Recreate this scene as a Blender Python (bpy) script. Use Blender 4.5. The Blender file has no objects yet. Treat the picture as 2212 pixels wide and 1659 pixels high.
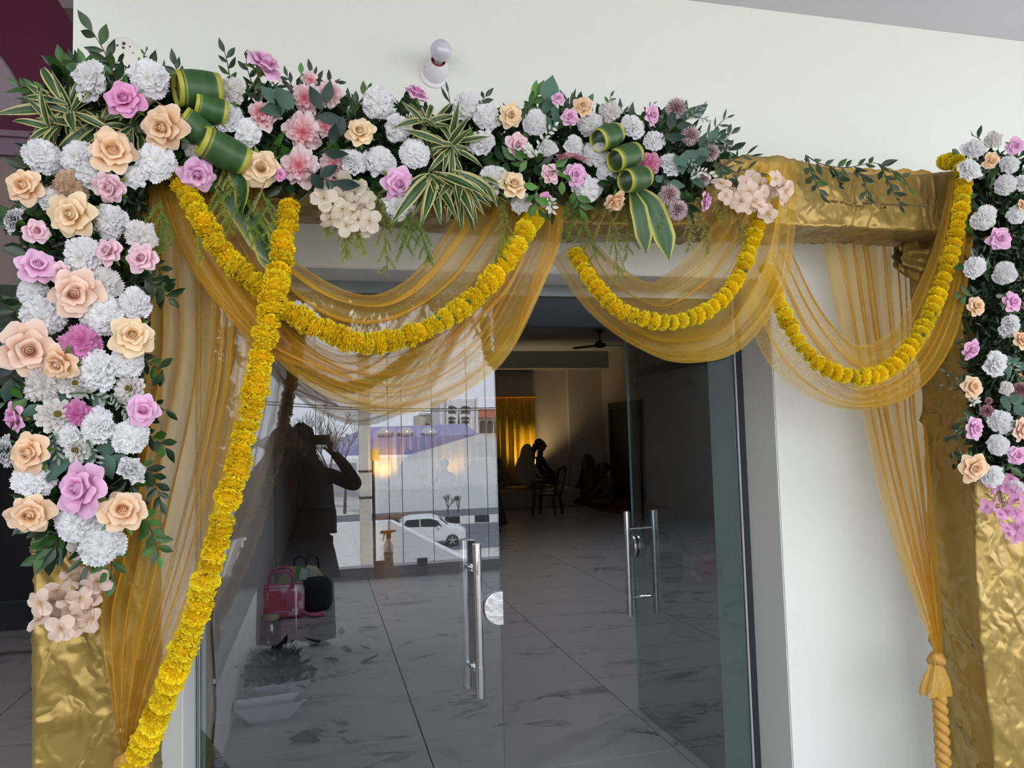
import bpy, bmesh, math, random
from mathutils import Vector, Matrix, Euler, Quaternion, noise
random.seed(7)
S = bpy.context.scene
COL = S.collection
PI = math.pi
# ---------------- camera ----------------
FPX, CX, CY, EYE = 1650.0, 1106.0, 829.5, Vector((0, 0, 1.6))
_d = Vector((690 - CX, 950 - CY, FPX)).normalized()          # the wall's normal, in camera axes (x right, y down)
_n = Vector((.028, 1, 0)); _n.z = -(_n.x * _d.x + _n.y * _d.y) / _d.z; _n.normalize()
_r = _n.cross(_d)
ROWS = (_r, _d, -_n)                                          # world X, Y, Z in camera axes
cam = bpy.data.objects.new('camera', bpy.data.cameras.new('camera'))
COL.objects.link(cam); S.camera = cam
cam.data.sensor_fit = 'HORIZONTAL'; cam.data.sensor_width = 36; cam.data.lens = 36 * FPX / 2212
cam.data.clip_start = 0.01; cam.data.clip_end = 500
R3 = Matrix(((_r.x, -_r.y, -_r.z), (_d.x, -_d.y, -_d.z), (-_n.x, _n.y, _n.z)))
cam.matrix_world = Matrix.Translation(EYE) @ R3.to_4x4()
# ---------------- world, exposure ----------------
S.view_settings.view_transform = 'Standard'; S.view_settings.look = 'None'
S.view_settings.gamma = 1; S.view_settings.use_curve_mapping = False
S.view_settings.exposure = 0.31
S.cycles.transparent_max_bounces = 32; S.cycles.use_adaptive_sampling = True; S.cycles.adaptive_threshold = 0.08; S.cycles.adaptive_min_samples = 12
S.cycles.max_bounces = 6; S.cycles.diffuse_bounces = 3; S.cycles.glossy_bounces = 3
S.cycles.transmission_bounces = 6; S.cycles.sample_clamp_indirect = 6
S.cycles.caustics_reflective = False; S.cycles.caustics_refractive = False
S.cycles.use_denoising = True
W = bpy.data.worlds.new('overcast_sky'); S.world = W; W.use_nodes = True
nt = W.node_tree; nt.nodes.clear()
tc = nt.nodes.new('ShaderNodeTexCoord'); mp = nt.nodes.new('ShaderNodeMapping'); mp.inputs['Scale'].default_value = (1, 1, 3)
nz = nt.nodes.new('ShaderNodeTexNoise'); nz.inputs['Scale'].default_value = 2.2; nz.inputs['Detail'].default_value = 5
rp = nt.nodes.new('ShaderNodeValToRGB'); rp.color_ramp.elements[0].position = .3; rp.color_ramp.elements[1].position = .75
rp.color_ramp.elements[0].color = (.70, .745, .84, 1); rp.color_ramp.elements[1].color = (.88, .90, .95, 1)
bg = nt.nodes.new('ShaderNodeBackground'); bg.inputs['Strength'].default_value = 3.9
wo = nt.nodes.new('ShaderNodeOutputWorld')
for a, b in ((tc.outputs['Generated'], mp.inputs[0]), (mp.outputs[0], nz.inputs['Vector']), (nz.outputs['Fac'], rp.inputs[0]),
             (rp.outputs[0], bg.inputs[0]), (bg.outputs[0], wo.inputs[0])): nt.links.new(a, b)

sl = bpy.data.lights.new('hazy_sun', 'SUN'); sl.energy = 6; sl.angle = .12; sl.color = (1, .96, .9)
so_ = bpy.data.objects.new('hazy_sun', sl); COL.objects.link(so_); so_.location = (5, 30, 30)
so_.rotation_euler = Vector((.25, .72, .72)).to_track_quat('Z', 'Y').to_euler()

# ---------------- picture point -> place helpers ----------------
def ray(x, y):
    c = Vector((x - CX, y - CY, FPX)); return Vector((ROWS[0].dot(c), ROWS[1].dot(c), ROWS[2].dot(c)))
def PY(x, y, Y): r = ray(x, y); return EYE + r * (Y / r.y)
def PZ(x, y, Z): r = ray(x, y); return EYE + r * ((Z - 1.6) / r.z)
def PX(x, y, X): r = ray(x, y); return EYE + r * (X / r.x)
GY = 3.0                                                     # plane of the closed glass leaf
def MY(x, y, Y): p = PY(x, y, Y); return Vector((p.x, 2 * GY - p.y, p.z))   # seen by reflection in the leaf
def MZ(x, y, Z): p = PZ(x, y, Z); return Vector((p.x, 2 * GY - p.y, p.z))
def px(n, Y): return n * Y / FPX * 1.03                      # size of n picture pixels at depth Y

# ---------------- object helpers ----------------
def tag(o, label=None, cat=None, group=None, kind=None):
    if label: o['label'] = label
    if cat: o['category'] = cat
    if group: o['group'] = group
    if kind: o['kind'] = kind
    return o
def empty(name, loc=(0, 0, 0), label=None, cat=None, group=None, parent=None):
    o = bpy.data.objects.new(name, None); COL.objects.link(o); o.location = loc; o.empty_display_size = .05
    if parent: o.parent = parent
    return tag(o, label, cat, group)
def link(name, me, parent=None, M=None):
    o = bpy.data.objects.new(name, me); COL.objects.link(o)
    if parent: o.parent = parent
    if M is not None: o.matrix_local = M
    return o
class MB:
    def __init__(s): s.v = []; s.f = []; s.uv = []; s.sm = []
    def add(s, vs, fs, uvs=None, smooth=False):
        b = len(s.v); s.v += [tuple(v) for v in vs]
        for f in fs:
            s.f.append(tuple(b + i for i in f)); s.sm.append(smooth)
            s.uv.append([uvs[i] for i in f] if uvs else [(0, 0)] * len(f))
        return s
    def box(s, lo, hi, M=None):
        x0, y0, z0 = lo; x1, y1, z1 = hi
        vs = [(x0,y0,z0),(x1,y0,z0),(x1,y1,z0),(x0,y1,z0),(x0,y0,z1),(x1,y0,z1),(x1,y1,z1),(x0,y1,z1)]
        if M is not None: vs = [M @ Vector(v) for v in vs]
        return s.add(vs, [(0,3,2,1),(4,5,6,7),(0,1,5,4),(1,2,6,5),(2,3,7,6),(3,0,4,7)])
    def tube(s, pts, r, n=8, caps=True, smooth=True):
        pts = [Vector(p) for p in pts]; rs = r if isinstance(r, (list, tuple)) else [r] * len(pts)
        vs = []; up = None
        for i, p in enumerate(pts):
            t = (pts[min(i+1, len(pts)-1)] - pts[max(i-1, 0)])
            t = t.normalized() if t.length > 1e-9 else Vector((0, 0, 1))
            if up is None: up = t.orthogonal().normalized()
            up = (up - t * up.dot(t)); up = up.normalized() if up.length > 1e-6 else t.orthogonal().normalized()
            b = t.cross(up)
            for k in range(n):
                a = 2 * PI * k / n; vs.append(p + (up * math.cos(a) + b * math.sin(a)) * rs[i])
        fs = [(i*n+k, i*n+(k+1) % n, (i+1)*n+(k+1) % n, (i+1)*n+k) for i in range(len(pts)-1) for k in range(n)]
        s.add(vs, fs, smooth=smooth)
        if caps: s.add(vs[:n], [tuple(range(n))[::-1]]); s.add(vs[-n:], [tuple(range(n))])
        return s
    def lathe(s, prof, n=24, M=None, smooth=True):
        vs = []; 
        for r, z in prof:
            for k in range(n): a = 2*PI*k/n; vs.append(Vector((r*math.cos(a), r*math.sin(a), z)))
        if M is not None: vs = [M @ v for v in vs]
        m = len(prof)
        fs = [(i*n+k, i*n+(k+1) % n, (i+1)*n+(k+1) % n, (i+1)*n+k) for i in range(m-1) for k in range(n)]
        return s.add(vs, fs, smooth=smooth)
    def prism(s, poly, d):                                    # poly: 3-D points, extruded by vector d
        poly = [Vector(p) for p in poly]; n = len(poly); d = Vector(d)
        vs = poly + [p + d for p in poly]
        return s.add(vs, [tuple(range(n)), tuple(range(2*n-1, n-1, -1))] + [(i, i+n, (i+1) % n + n, (i+1) % n) for i in range(n)])
    def mesh(s, name, m=None):
        me = bpy.data.meshes.new(name); me.from_pydata(s.v, [], s.f)
        uv = me.uv_layers.new(name='UVMap')
        flat = [c for f in s.uv for p in f for c in p]; uv.data.foreach_set('uv', flat)
        me.polygons.foreach_set('use_smooth', s.sm)
        if m is not None: me.materials.append(m)
        me.update(); return me
    def obj(s, name, m=None, parent=None, M=None): return link(name, s.mesh(name, m), parent, M)
def bevel(o, w=.004, seg=2):
    b = o.modifiers.new('bevel', 'BEVEL'); b.width = w; b.segments = seg; b.limit_method = 'ANGLE'; return o
def spline(pts, n):                                          # Catmull-Rom, resampled evenly
    P = [Vector(p) for p in pts]; out = []
    if len(P) == 2: return [P[0].lerp(P[1], i/(n-1)) for i in range(n)]
    Q = [P[0]*2-P[1]] + P + [P[-1]*2-P[-2]]
    for i in range(1, len(Q)-2):
        a, b, c, d = Q[i-1:i+3]
        for k in range(16):
            t = k/16; out.append(.5*((2*b) + (c-a)*t + (2*a-5*b+4*c-d)*t*t + (3*b-a-3*c+d)*t**3))
    out.append(P[-1]); L = [0]
    for i in range(1, len(out)): L.append(L[-1] + (out[i]-out[i-1]).length)
    res = []; j = 0
    for k in range(n):
        s = L[-1]*k/(n-1)
        while j < len(L)-2 and L[j+1] < s: j += 1
        t = (s-L[j])/max(1e-9, L[j+1]-L[j]); res.append(out[j].lerp(out[j+1], min(1, t)))
    return res

# ---------------- materials ----------------
def node_mat(name):
    m = bpy.data.materials.new(name); m.use_nodes = True; t = m.node_tree
    return m, t, t.nodes['Principled BSDF']
def mat(name, c, rough=.6, metal=0, spec=.5, bump=0, bscale=60, var=0, vscale=8, sheen=0, sub=0, emit=None, estr=0, coat=0):
    m, t, p = node_mat(name); c = (*c, 1)
    p.inputs['Base Color'].default_value = c; p.inputs['Roughness'].default_value = rough
    p.inputs['Metallic'].default_value = metal; p.inputs['Specular IOR Level'].default_value = spec
    if sheen: p.inputs['Sheen Weight'].default_value = sheen
    if coat: p.inputs['Coat Weight'].default_value = coat
    if emit: p.inputs['Emission Color'].default_value = (*emit, 1); p.inputs['Emission Strength'].default_value = estr
    o = t.nodes.new('ShaderNodeTexCoord')
    if var:
        n = t.nodes.new('ShaderNodeTexNoise'); n.inputs['Scale'].default_value = vscale; n.inputs['Detail'].default_value = 4
        h = t.nodes.new('ShaderNodeHueSaturation'); h.inputs['Color'].default_value = c
        r = t.nodes.new('ShaderNodeMapRange'); r.inputs[3].default_value = 1-var; r.inputs[4].default_value = 1+var
        oi = t.nodes.new('ShaderNodeObjectInfo'); ad = t.nodes.new('ShaderNodeVectorMath'); ad.operation = 'ADD'
        t.links.new(o.outputs['Object'], ad.inputs[0]); t.links.new(oi.outputs['Random'], ad.inputs[1])
        t.links.new(ad.outputs[0], n.inputs['Vector']); t.links.new(n.outputs['Fac'], r.inputs[0])
        t.links.new(r.outputs[0], h.inputs['Value']); t.links.new(h.outputs[0], p.inputs['Base Color'])
    if bump:
        n = t.nodes.new('ShaderNodeTexNoise'); n.inputs['Scale'].default_value = bscale; n.inputs['Detail'].default_value = 3
        b = t.nodes.new('ShaderNodeBump'); b.inputs['Strength'].default_value = bump; b.inputs['Distance'].default_value = .01
        t.links.new(o.outputs['Object'], n.inputs['Vector']); t.links.new(n.outputs['Fac'], b.inputs['Height']); t.links.new(b.outputs[0], p.inputs['Normal'])
    return m
def grad_mat(name, stops, rough=.6, trans=.25, axis=1, rnd=.06, spec=.3):
    """colour along the mesh's own UV (a petal's base to its edge), with some light passing through"""
    m, t, p = node_mat(name); uv = t.nodes.new('ShaderNodeUVMap'); s = t.nodes.new('ShaderNodeSeparateXYZ')
    r = t.nodes.new('ShaderNodeValToRGB'); e = r.color_ramp.elements
    while len(e) < len(stops): e.new(.5)
    for k, (x, c) in enumerate(stops): e[k].position = x; e[k].color = (*c, 1)
    oi = t.nodes.new('ShaderNodeObjectInfo'); mr = t.nodes.new('ShaderNodeMapRange'); mr.inputs[3].default_value = 1-rnd; mr.inputs[4].default_value = 1+rnd
    h = t.nodes.new('ShaderNodeHueSaturation')
    t.links.new(uv.outputs[0], s.inputs[0]); t.links.new(s.outputs[axis], r.inputs[0]); t.links.new(r.outputs[0], h.inputs['Color'])
    t.links.new(oi.outputs['Random'], mr.inputs[0]); t.links.new(mr.outputs[0], h.inputs['Value'])
    p.inputs['Roughness'].default_value = rough; p.inputs['Specular IOR Level'].default_value = spec
    t.links.new(h.outputs[0], p.inputs['Base Color'])
    if trans:
        tr = t.nodes.new('ShaderNodeBsdfTranslucent'); mx = t.nodes.new('ShaderNodeMixShader'); mx.inputs[0].default_value = trans
        t.links.new(h.outputs[0], tr.inputs[0]); t.links.new(p.outputs[0], mx.inputs[1]); t.links.new(tr.outputs[0], mx.inputs[2])
        t.links.new(mx.outputs[0], t.nodes['Material Output'].inputs[0])
    return m
def sheer_mat(name, col, a0):
    """woven sheer: denser where the cloth turns edge-on to the eye, as real gauze is"""
    m, t, p = node_mat(name); t.nodes.remove(p); out = t.nodes['Material Output']
    g = t.nodes.new('ShaderNodeNewGeometry'); d = t.nodes.new('ShaderNodeVectorMath'); d.operation = 'DOT_PRODUCT'
    def M(op, a, b):
        n = t.nodes.new('ShaderNodeMath'); n.operation = op
        for i, x in enumerate((a, b)):
            if x is None: continue
            if isinstance(x, (int, float)): n.inputs[i].default_value = x
            else: t.links.new(x, n.inputs[i])
        return n.outputs[0]
    t.links.new(g.outputs['Normal'], d.inputs[0]); t.links.new(g.outputs['Incoming'], d.inputs[1])
    c = M('MAXIMUM', M('ABSOLUTE', d.outputs['Value'], None), .34)
    tc = t.nodes.new('ShaderNodeTexCoord'); n = t.nodes.new('ShaderNodeTexNoise'); n.inputs['Scale'].default_value = 140; n.inputs['Detail'].default_value = 3
    t.links.new(tc.outputs['Object'], n.inputs['Vector'])
    a = M('MULTIPLY_ADD', n.outputs['Fac'], -.08); t.nodes[-1].inputs[2].default_value = 1 - a0 + .04
    f = M('SUBTRACT', 1.0, M('POWER', a, M('DIVIDE', 1.0, c)))
    df = t.nodes.new('ShaderNodeBsdfDiffuse'); tl = t.nodes.new('ShaderNodeBsdfTranslucent'); tp = t.nodes.new('ShaderNodeBsdfTransparent')
    df.inputs[0].default_value = (*col, 1); tl.inputs[0].default_value = (*[min(1, x*1.15) for x in col], 1); tp.inputs[0].default_value = (1, .99, .97, 1)
    m1 = t.nodes.new('ShaderNodeMixShader'); m1.inputs[0].default_value = .42
    t.links.new(df.outputs[0], m1.inputs[1]); t.links.new(tl.outputs[0], m1.inputs[2])
    gl = t.nodes.new('ShaderNodeBsdfGlossy'); gl.inputs['Roughness'].default_value = .45; gl.inputs[0].default_value = (1, .86, .55, 1)
    m3 = t.nodes.new('ShaderNodeMixShader'); m3.inputs[0].default_value = .07
    t.links.new(m1.outputs[0], m3.inputs[1]); t.links.new(gl.outputs[0], m3.inputs[2])
    m2 = t.nodes.new('ShaderNodeMixShader'); t.links.new(f, m2.inputs[0]); t.links.new(tp.outputs[0], m2.inputs[1]); t.links.new(m3.outputs[0], m2.inputs[2])
    t.links.new(m2.outputs[0], out.inputs[0]); return m
def glass_mat(name, tint, refl, edge=.5):
    m, t, p = node_mat(name); t.nodes.remove(p); out = t.nodes['Material Output']
    lw = t.nodes.new('ShaderNodeLayerWeight'); lw.inputs[0].default_value = .5
    pw = t.nodes.new('ShaderNodeMath'); pw.operation = 'POWER'; pw.inputs[1].default_value = 4
    ma = t.nodes.new('ShaderNodeMath'); ma.operation = 'MULTIPLY_ADD'; ma.inputs[1].default_value = edge; ma.inputs[2].default_value = refl
    t.links.new(lw.outputs['Facing'], pw.inputs[0]); t.links.new(pw.outputs[0], ma.inputs[0])
    tp = t.nodes.new('ShaderNodeBsdfTransparent'); tp.inputs[0].default_value = (*tint, 1)
    gl = t.nodes.new('ShaderNodeBsdfGlossy'); gl.inputs['Roughness'].default_value = 0; gl.inputs[0].default_value = (.95, .97, 1, 1)
    mx = t.nodes.new('ShaderNodeMixShader'); t.links.new(ma.outputs[0], mx.inputs[0])
    t.links.new(tp.outputs[0], mx.inputs[1]); t.links.new(gl.outputs[0], mx.inputs[2]); t.links.new(mx.outputs[0], out.inputs[0]); return m
def marble_mat(name, c0, c1):
    m, t, p = node_mat(name)
    o = t.nodes.new('ShaderNodeTexCoord'); oi = t.nodes.new('ShaderNodeObjectInfo')
    ad = t.nodes.new('ShaderNodeVectorMath'); ad.operation = 'MULTIPLY_ADD'
    ad.inputs[1].default_value = (1, 1.6, 1)
    sc = t.nodes.new('ShaderNodeVectorMath'); sc.operation = 'SCALE'; sc.inputs['Scale'].default_value = 37
    t.links.new(oi.outputs['Random'], sc.inputs[0]); t.links.new(o.outputs['Object'], ad.inputs[0]); t.links.new(sc.outputs[0], ad.inputs[2])
    n1 = t.nodes.new('ShaderNodeTexNoise'); n1.inputs['Scale'].default_value = 1.1; n1.inputs['Detail'].default_value = 9; n1.inputs['Roughness'].default_value = .6; n1.inputs['Distortion'].default_value = .6
    t.links.new(ad.outputs[0], n1.inputs['Vector'])
    s = t.nodes.new('ShaderNodeMath'); s.operation = 'SUBTRACT'; s.inputs[1].default_value = .5
    a = t.nodes.new('ShaderNodeMath'); a.operation = 'ABSOLUTE'
    t.links.new(n1.outputs['Fac'], s.inputs[0]); t.links.new(s.outputs[0], a.inputs[0])
    r = t.nodes.new('ShaderNodeValToRGB'); e = r.color_ramp.elements
    e[0].position = 0; e[0].color = (1, 1, 1, 1); e[1].position = .028; e[1].color = (0, 0, 0, 1)
    t.links.new(a.outputs[0], r.inputs[0])
    n2 = t.nodes.new('ShaderNodeTexNoise'); n2.inputs['Scale'].default_value = 2.3; n2.inputs['Detail'].default_value = 2
    t.links.new(ad.outputs[0], n2.inputs['Vector'])
    r2 = t.nodes.new('ShaderNodeMapRange'); r2.inputs[1].default_value = .48; r2.inputs[2].default_value = .68
    t.links.new(n2.outputs['Fac'], r2.inputs[0])
    mu = t.nodes.new('ShaderNodeMath'); mu.operation = 'MULTIPLY'; t.links.new(r.outputs[0], mu.inputs[0]); t.links.new(r2.outputs[0], mu.inputs[1])
    mx = t.nodes.new('ShaderNodeMix'); mx.data_type = 'RGBA'; mx.inputs[6].default_value = (*c0, 1); mx.inputs[7].default_value = (*c1, 1)
    t.links.new(mu.outputs[0], mx.inputs[0]); t.links.new(mx.outputs[2], p.inputs['Base Color'])
    p.inputs['Roughness'].default_value = .28; return m
M = {}
M['wall'] = mat('cream_wall_paint', (.80, .83, .765), .75, bump=.12, bscale=300)
M['ceil'] = mat('ceiling_paint', (.66, .66, .70), .8)
M['jamb'] = mat('grey_jamb_paint', (.74, .76, .72), .7)
M['hallwall'] = mat('hall_wall_paint', (.60, .545, .51), .8)
M['hallceil'] = mat('hall_ceiling_paint', (.50, .56, .68), .85)
M['hallbeam'] = mat('hall_beam_paint', (.34, .34, .36), .85)
M['maroon'] = mat('maroon_paint', (.145, .018, .055), .7)
M['lavender'] = mat('lavender_moulding', (.30, .20, .27), .6)
M['taupe'] = mat('taupe_paint', (.36, .28, .25), .8)
M['green'] = mat('dark_green_paint', (.07, .095, .07), .8)
M['black'] = mat('black', (.012, .011, .013), .5)
M['soffit'] = mat('grey_soffit', (.30, .27, .26), .8)
M['tile'] = marble_mat('marble_tile', (.40, .385, .39), (.07, .07, .075))
M['tile_dark'] = marble_mat('dark_porch_tile', (.40, .39, .38), (.05, .05, .05))
_p = M['tile_dark'].node_tree.nodes['Principled BSDF']; _p.inputs['Roughness'].default_value = .62; _p.inputs['Specular IOR Level'].default_value = .15
M['grout'] = mat('tile_bed', (.10, .10, .10), .9)
M['steel'] = mat('brushed_steel', (.62, .60, .60), .22, 1)
M['chrome'] = mat('polished_steel', (.75, .75, .76), .08, 1)
M['glassL'] = glass_mat('tinted_glass', (.86, .88, .90), .088)
M['glassR'] = glass_mat('green_tinted_glass', (.78, .84, .85), .085, .25)
M['glassE'] = mat('glass_cut_edge', (.22, .34, .34), .15, 0, .8)
M['rubber'] = mat('dark_gasket', (.03, .04, .045), .5)
M['white'] = mat('white_plastic', (.80, .79, .84), .35)
M['red'] = mat('maroon_plastic', (.22, .01, .02), .35)
M['bulb'] = mat('frosted_bulb', (.62, .61, .70), .18, coat=.6)
M['sheer'] = sheer_mat('golden_sheer', (.84, .53, .06), .37)
M['sheer3'] = sheer_mat('golden_sheer_curtain', (.84, .53, .06), .46)
M['sheer2'] = sheer_mat('golden_sheer_dense', (.80, .50, .08), .58)
# ================= setting =================
def slab(name, lo, hi, m, kind='structure', parent=None):
    o = MB().box(lo, hi).obj(name, m, parent)
    if parent is None: tag(o, kind=kind)
    return o
JL, JR, HEAD, WF, WB = -.445, 1.80, 2.212, 2.75, 3.28
# front wall with the door opening, one mesh
w = MB()
w.box((-.785, WF, 0), (JL, WB, 3.4)); w.box((JR, WF, 0), (9, WB, 3.4)); w.box((JL, WF, HEAD), (JR, WB, 3.4))
wf = tag(w.obj('wall_front', M['wall']), kind='structure')
# grey painted reveal of the opening
e = .004
j = MB(); j.box((JL, WF+.005, 0), (JL+e, WB, HEAD)); j.box((JR-e, WF+.005, 0), (JR, WB, HEAD)); j.box((JL, WF+.005, HEAD-e), (JR, WB, HEAD))
tag(j.obj('trim_1', M['jamb']), kind='structure')
tag(MB().box((JR-.007, GY+.02, 0), (JR-.0035, WB, HEAD-.004)).obj('trim_9', mat('lightened_green_reveal', (.86, .93, .86), .6)), kind='structure')  # reveal behind the glass: light on it is put into a paler colour
slab('ceiling', (-.981, -3.05, 3.36), (9, 3.3, 3.5), M['ceil'])
slab('trim_2', (-.981, -3.05, 3.22), (9, -2.9, 3.36), M['ceil'])           # drip edge of the porch slab
# porch / hall floor: bed with tiles standing on it
fl = slab('floor', (-5, -3.1, -.2), (9, 19, -.012), M['grout'])
def tile_mesh(w, h, name):
    g = .003; c = .0004
    t = MB(); x, y = w/2-g, h/2-g
    vs = [(-x,-y,-.012),(x,-y,-.012),(x,y,-.012),(-x,y,-.012),(-x,-y,-c),(x,-y,-c),(x,y,-c),(-x,y,-c),(-x+c,-y+c,0),(x-c,-y+c,0),(x-c,y-c,0),(-x+c,y-c,0)]
    t.add(vs, [(0,1,5,4),(1,2,6,5),(2,3,7,6),(3,0,4,7),(4,5,9,8),(5,6,10,9),(6,7,11,10),(7,4,8,11),(8,9,10,11)])
    return t.mesh(name, M['tile'])
tm = tile_mesh(1.2, .6, 'floor_tile')
rows = []
y = 4.22 - .585*13
while y < 18.8: rows.append(y); y += .585 if y < 19 else 9
tmd = tile_mesh(1.2, .6, 'floor_tile'); tmd.materials[0] = M['tile_dark']
for r, y0 in enumerate(rows):
    for c in range(7):
        cx = .52 - .6 + 1.2*c - (0 if c else 0)
        if y0 > 15.5 and c > 5: continue
        o = link('floor_tile', tmd if y0 < 3.2 else tm, fl, Matrix.Translation((cx, y0-.2925, 0)) @ Matrix.Diagonal((1, .975, 1, 1)))
for c in range(3):
    for r in range(9): link('floor_tile', tmd, fl, Matrix.Translation((-1.28-1.2*c, 3.05+.585*r-.29, 0)) @ Matrix.Diagonal((1, .975, 1, 1)))
# hall shell
HX0, HX1, HY1 = -.5, 7.05, 18.6
slab('wall_hall_left', (HX0-.15, WB, 0), (HX0, HY1, 3.7), M['hallwall'])
slab('wall_hall_right', (HX1, WB, 0), (HX1+.15, HY1, 3.7), M['hallwall'])
slab('wall_hall_back', (HX0-.15, HY1, 0), (HX1+.15, HY1+.15, 3.7), M['hallwall'])
o = slab('trim_3', (6.15, HY1-.14, 0), (HX1, HY1, 3.2), M['hallwall'])    # shallow pier in the far corner
slab('ceiling_hall_near', (HX0-.15, WB, 3.3), (HX1+.15, 11.55, 3.72), M['hallceil'])
slab('ceiling_hall_far', (HX0-.15, 11.55, 3.62), (HX1+.15, HY1+.15, 3.8), M['hallceil'])
slab('trim_4', (HX0, 17.9, 3.2), (HX1, HY1, 3.62), M['hallbeam'])
slab('baseboard_back', (HX0, HY1-.16, 0), (HX1-.05, HY1-.14, .09), mat('skirting_tile', (.45, .42, .40), .4))
# dark framed doorway of the hall's right wall, near the far corner
dk = mat('dark_door_frame', (.035, .03, .03), .5)
d = MB(); d.box((HX1-.06, 15.9, 0), (HX1+.001, 16.05, 2.3)); d.box((HX1-.06, 17.75, 0), (HX1+.001, 17.9, 2.3)); d.box((HX1-.06, 16.05, 2.13), (HX1+.001, 17.75, 2.3))
dd = tag(d.obj('door_3', dk), kind='structure')
slab('opening_shade_panel', (HX1-.035, 16.05, 0), (HX1-.004, 17.75, 2.13), M['black'], parent=dd)  # black sheet painted as the shade inside the open doorway
MB().lathe([(0, .05), (.022, .05), (.03, .02), (.012, .01), (.012, 0)], 12, Matrix.Translation((HX1-.035, 16.25, 1.0)) @ Matrix.Rotation(-PI/2, 4, 'Y')).obj('door_handle', M['chrome'], dd)
# lobby to the left, beyond the end of the front wall
YL = 6.8
def band(name, z0, z1, m, dy=0): return slab(name, (-5, YL-dy, z0), (-.785, YL+.15, z1), m)
lb = MB(); lb.box((-5, YL, 2.1), (-.785, YL+.15, 2.9)); lb.box((-5, YL, 0), (-3.4, YL+.15, 2.1)); lb.box((-1.3, YL, 0), (-.785, YL+.15, 2.1))
tag(lb.obj('wall_lobby_lower', M['green']), kind='structure')
band('wall_lobby_middle', 2.9, 3.94, M['taupe'])
band('wall_lobby_upper', 4.14, 6.2, M['maroon'])
tr = MB()
for k, (a, b, dd_) in enumerate(((3.94, 3.99, .05), (3.99, 4.09, .03), (4.09, 4.14, .06))): tr.box((-5, YL-dd_, a), (-.785, YL+.02, b))
tag(tr.obj('trim_5', M['lavender']), kind='structure')
slab('wall_lobby_left', (-5.15, -1.2, 0), (-5, YL, 6.2), M['taupe'])
slab('wall_lobby_light_block', (-5, -1.35, 0), (-3.0, -1.2, 6.2), M['taupe'])  # unseen wall added to keep daylight out of the lobby
slab('ceiling_lobby', (-5.15, -1.35, 6.2), (-.981, YL+.15, 6.35), M['ceil'])
slab('ceiling_lobby_side', (-.981, 3.3, 3.36), (-.785, YL, 3.5), M['soffit'])
slab('wall_lobby_side', (-.981, 2.9, 3.5), (-.9, YL, 6.2), M['taupe'])
slab('wall_hall_outer', (-.785, WB, 0), (HX0-.15, YL+.15, 3.36), M['taupe'])
dr = MB(); dr.box((-5.2, 9.2, 0), (-.5, 9.3, 3)); dr.box((-5.2, YL+.15, 2.3), (-.5, 9.3, 2.4)); dr.box((-5.25, YL, 0), (-5.15, 9.3, 3))  # black shell stands for an unlit room; roof added to keep sun out
tag(dr.obj('wall_dark_room', M['black']), kind='structure')
# carved plaster spandrel seen at the left edge, in front of the maroon wall
pl = mat('pale_carved_plaster', (.20, .155, .165), .5, bump=.8, bscale=14)
pts = [PY(x, y, 4.6) for x, y in ((-140, 60), (-60, 80), (0, 118), (22, 148), (38, 176), (52, 204), (46, 232), (24, 246), (-6, 240), (-60, 250), (-140, 250))]
o = tag(MB().prism(pts, (0, .06, 0)).obj('plaster_ornament', pl), 'pale carved plaster ornament at the left edge before the maroon wall', 'ornament'); bevel(o, .02, 3)

# ================= glass doors =================
def panel(name, lo, hi, m, parent): return MB().box(lo, hi).obj(name, m, parent)
# fixed slim frame at the right jamb and head
fr = tag(MB().box((JR-.03, GY-.02, 0), (JR-.004, GY+.012, HEAD-.004)).obj('trim_6', M['rubber']), kind='structure')
panel('frame_strip', (JR-.034, GY-.012, 0), (JR-.03, GY-.002, HEAD-.01), M['white'], fr)
hd = tag(MB().box((JL+.004, GY-.03, HEAD-.05), (JR-.004, GY+.03, HEAD-.004)).obj('trim_7', mat('aluminium_track', (.22, .25, .25), .3, .8)), kind='structure')
fl2 = tag(MB().box((JL+.004, GY-.02, 0), (JL+.022, GY+.02, HEAD-.05)).obj('trim_8', mat('aluminium_channel', (.42, .47, .46), .35, .5)), kind='structure')
panel('frame_groove', (JL+.010, GY-.0215, 0), (JL+.013, GY-.019, HEAD-.06), M['rubber'], fl2)
panel('frame_groove', (JL+.0165, GY-.0215, 0), (JL+.018, GY-.019, HEAD-.06), M['rubber'], fl2)
# left leaf, closed
L = tag(MB().box((JL+.026, GY, .01), (.69, GY+.012, HEAD-.052)).obj('door_1', M['glassL']), kind='structure')
L.data.materials.append(M['glassE'])
for p in L.data.polygons:
    if abs(p.normal.y) < .5: p.material_index = 1
def bar(a, b, r, parent, name='handle_bar', m=None): return MB().tube([a, b], r, 20).obj(name, m or M['steel'], parent)
def pull(parent, c1, c2, z0, z1, r=.0165):
    """bar handle: two vertical bars, one on each face, joined by two stand-offs"""
    for c in (c1, c2):
        zc = z0 + (z1-z0)*.2; zd = z1 - (z1-z0)*.2
        b = MB().tube([(c[0], c[1], z0), (c[0], c[1], zc)], r*1.04, 24).tube([(c[0], c[1], zd), (c[0], c[1], z1)], r*1.04, 24).obj('handle_end', M['chrome'], parent)
        bar((c[0], c[1], zc), (c[0], c[1], zd), r, parent)
    for z in (z0+(z1-z0)*.17, z1-(z1-z0)*.17):
        a = Vector((c1[0], c1[1], z)); b = Vector((c2[0], c2[1], z)); n = (b-a).normalized()*.012; mid = (a+b)/2
        s = MB().tube([a, b], .0075, 12); s.tube([mid-n*1.1, mid-n*.9], .014, 16); s.tube([mid+n*.9, mid+n*1.1], .014, 16)
        s.obj('handle_standoff', M['chrome'], parent)
pull(L, (.587, GY-.055), (.560, GY+.075), .598, 1.18)
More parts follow.
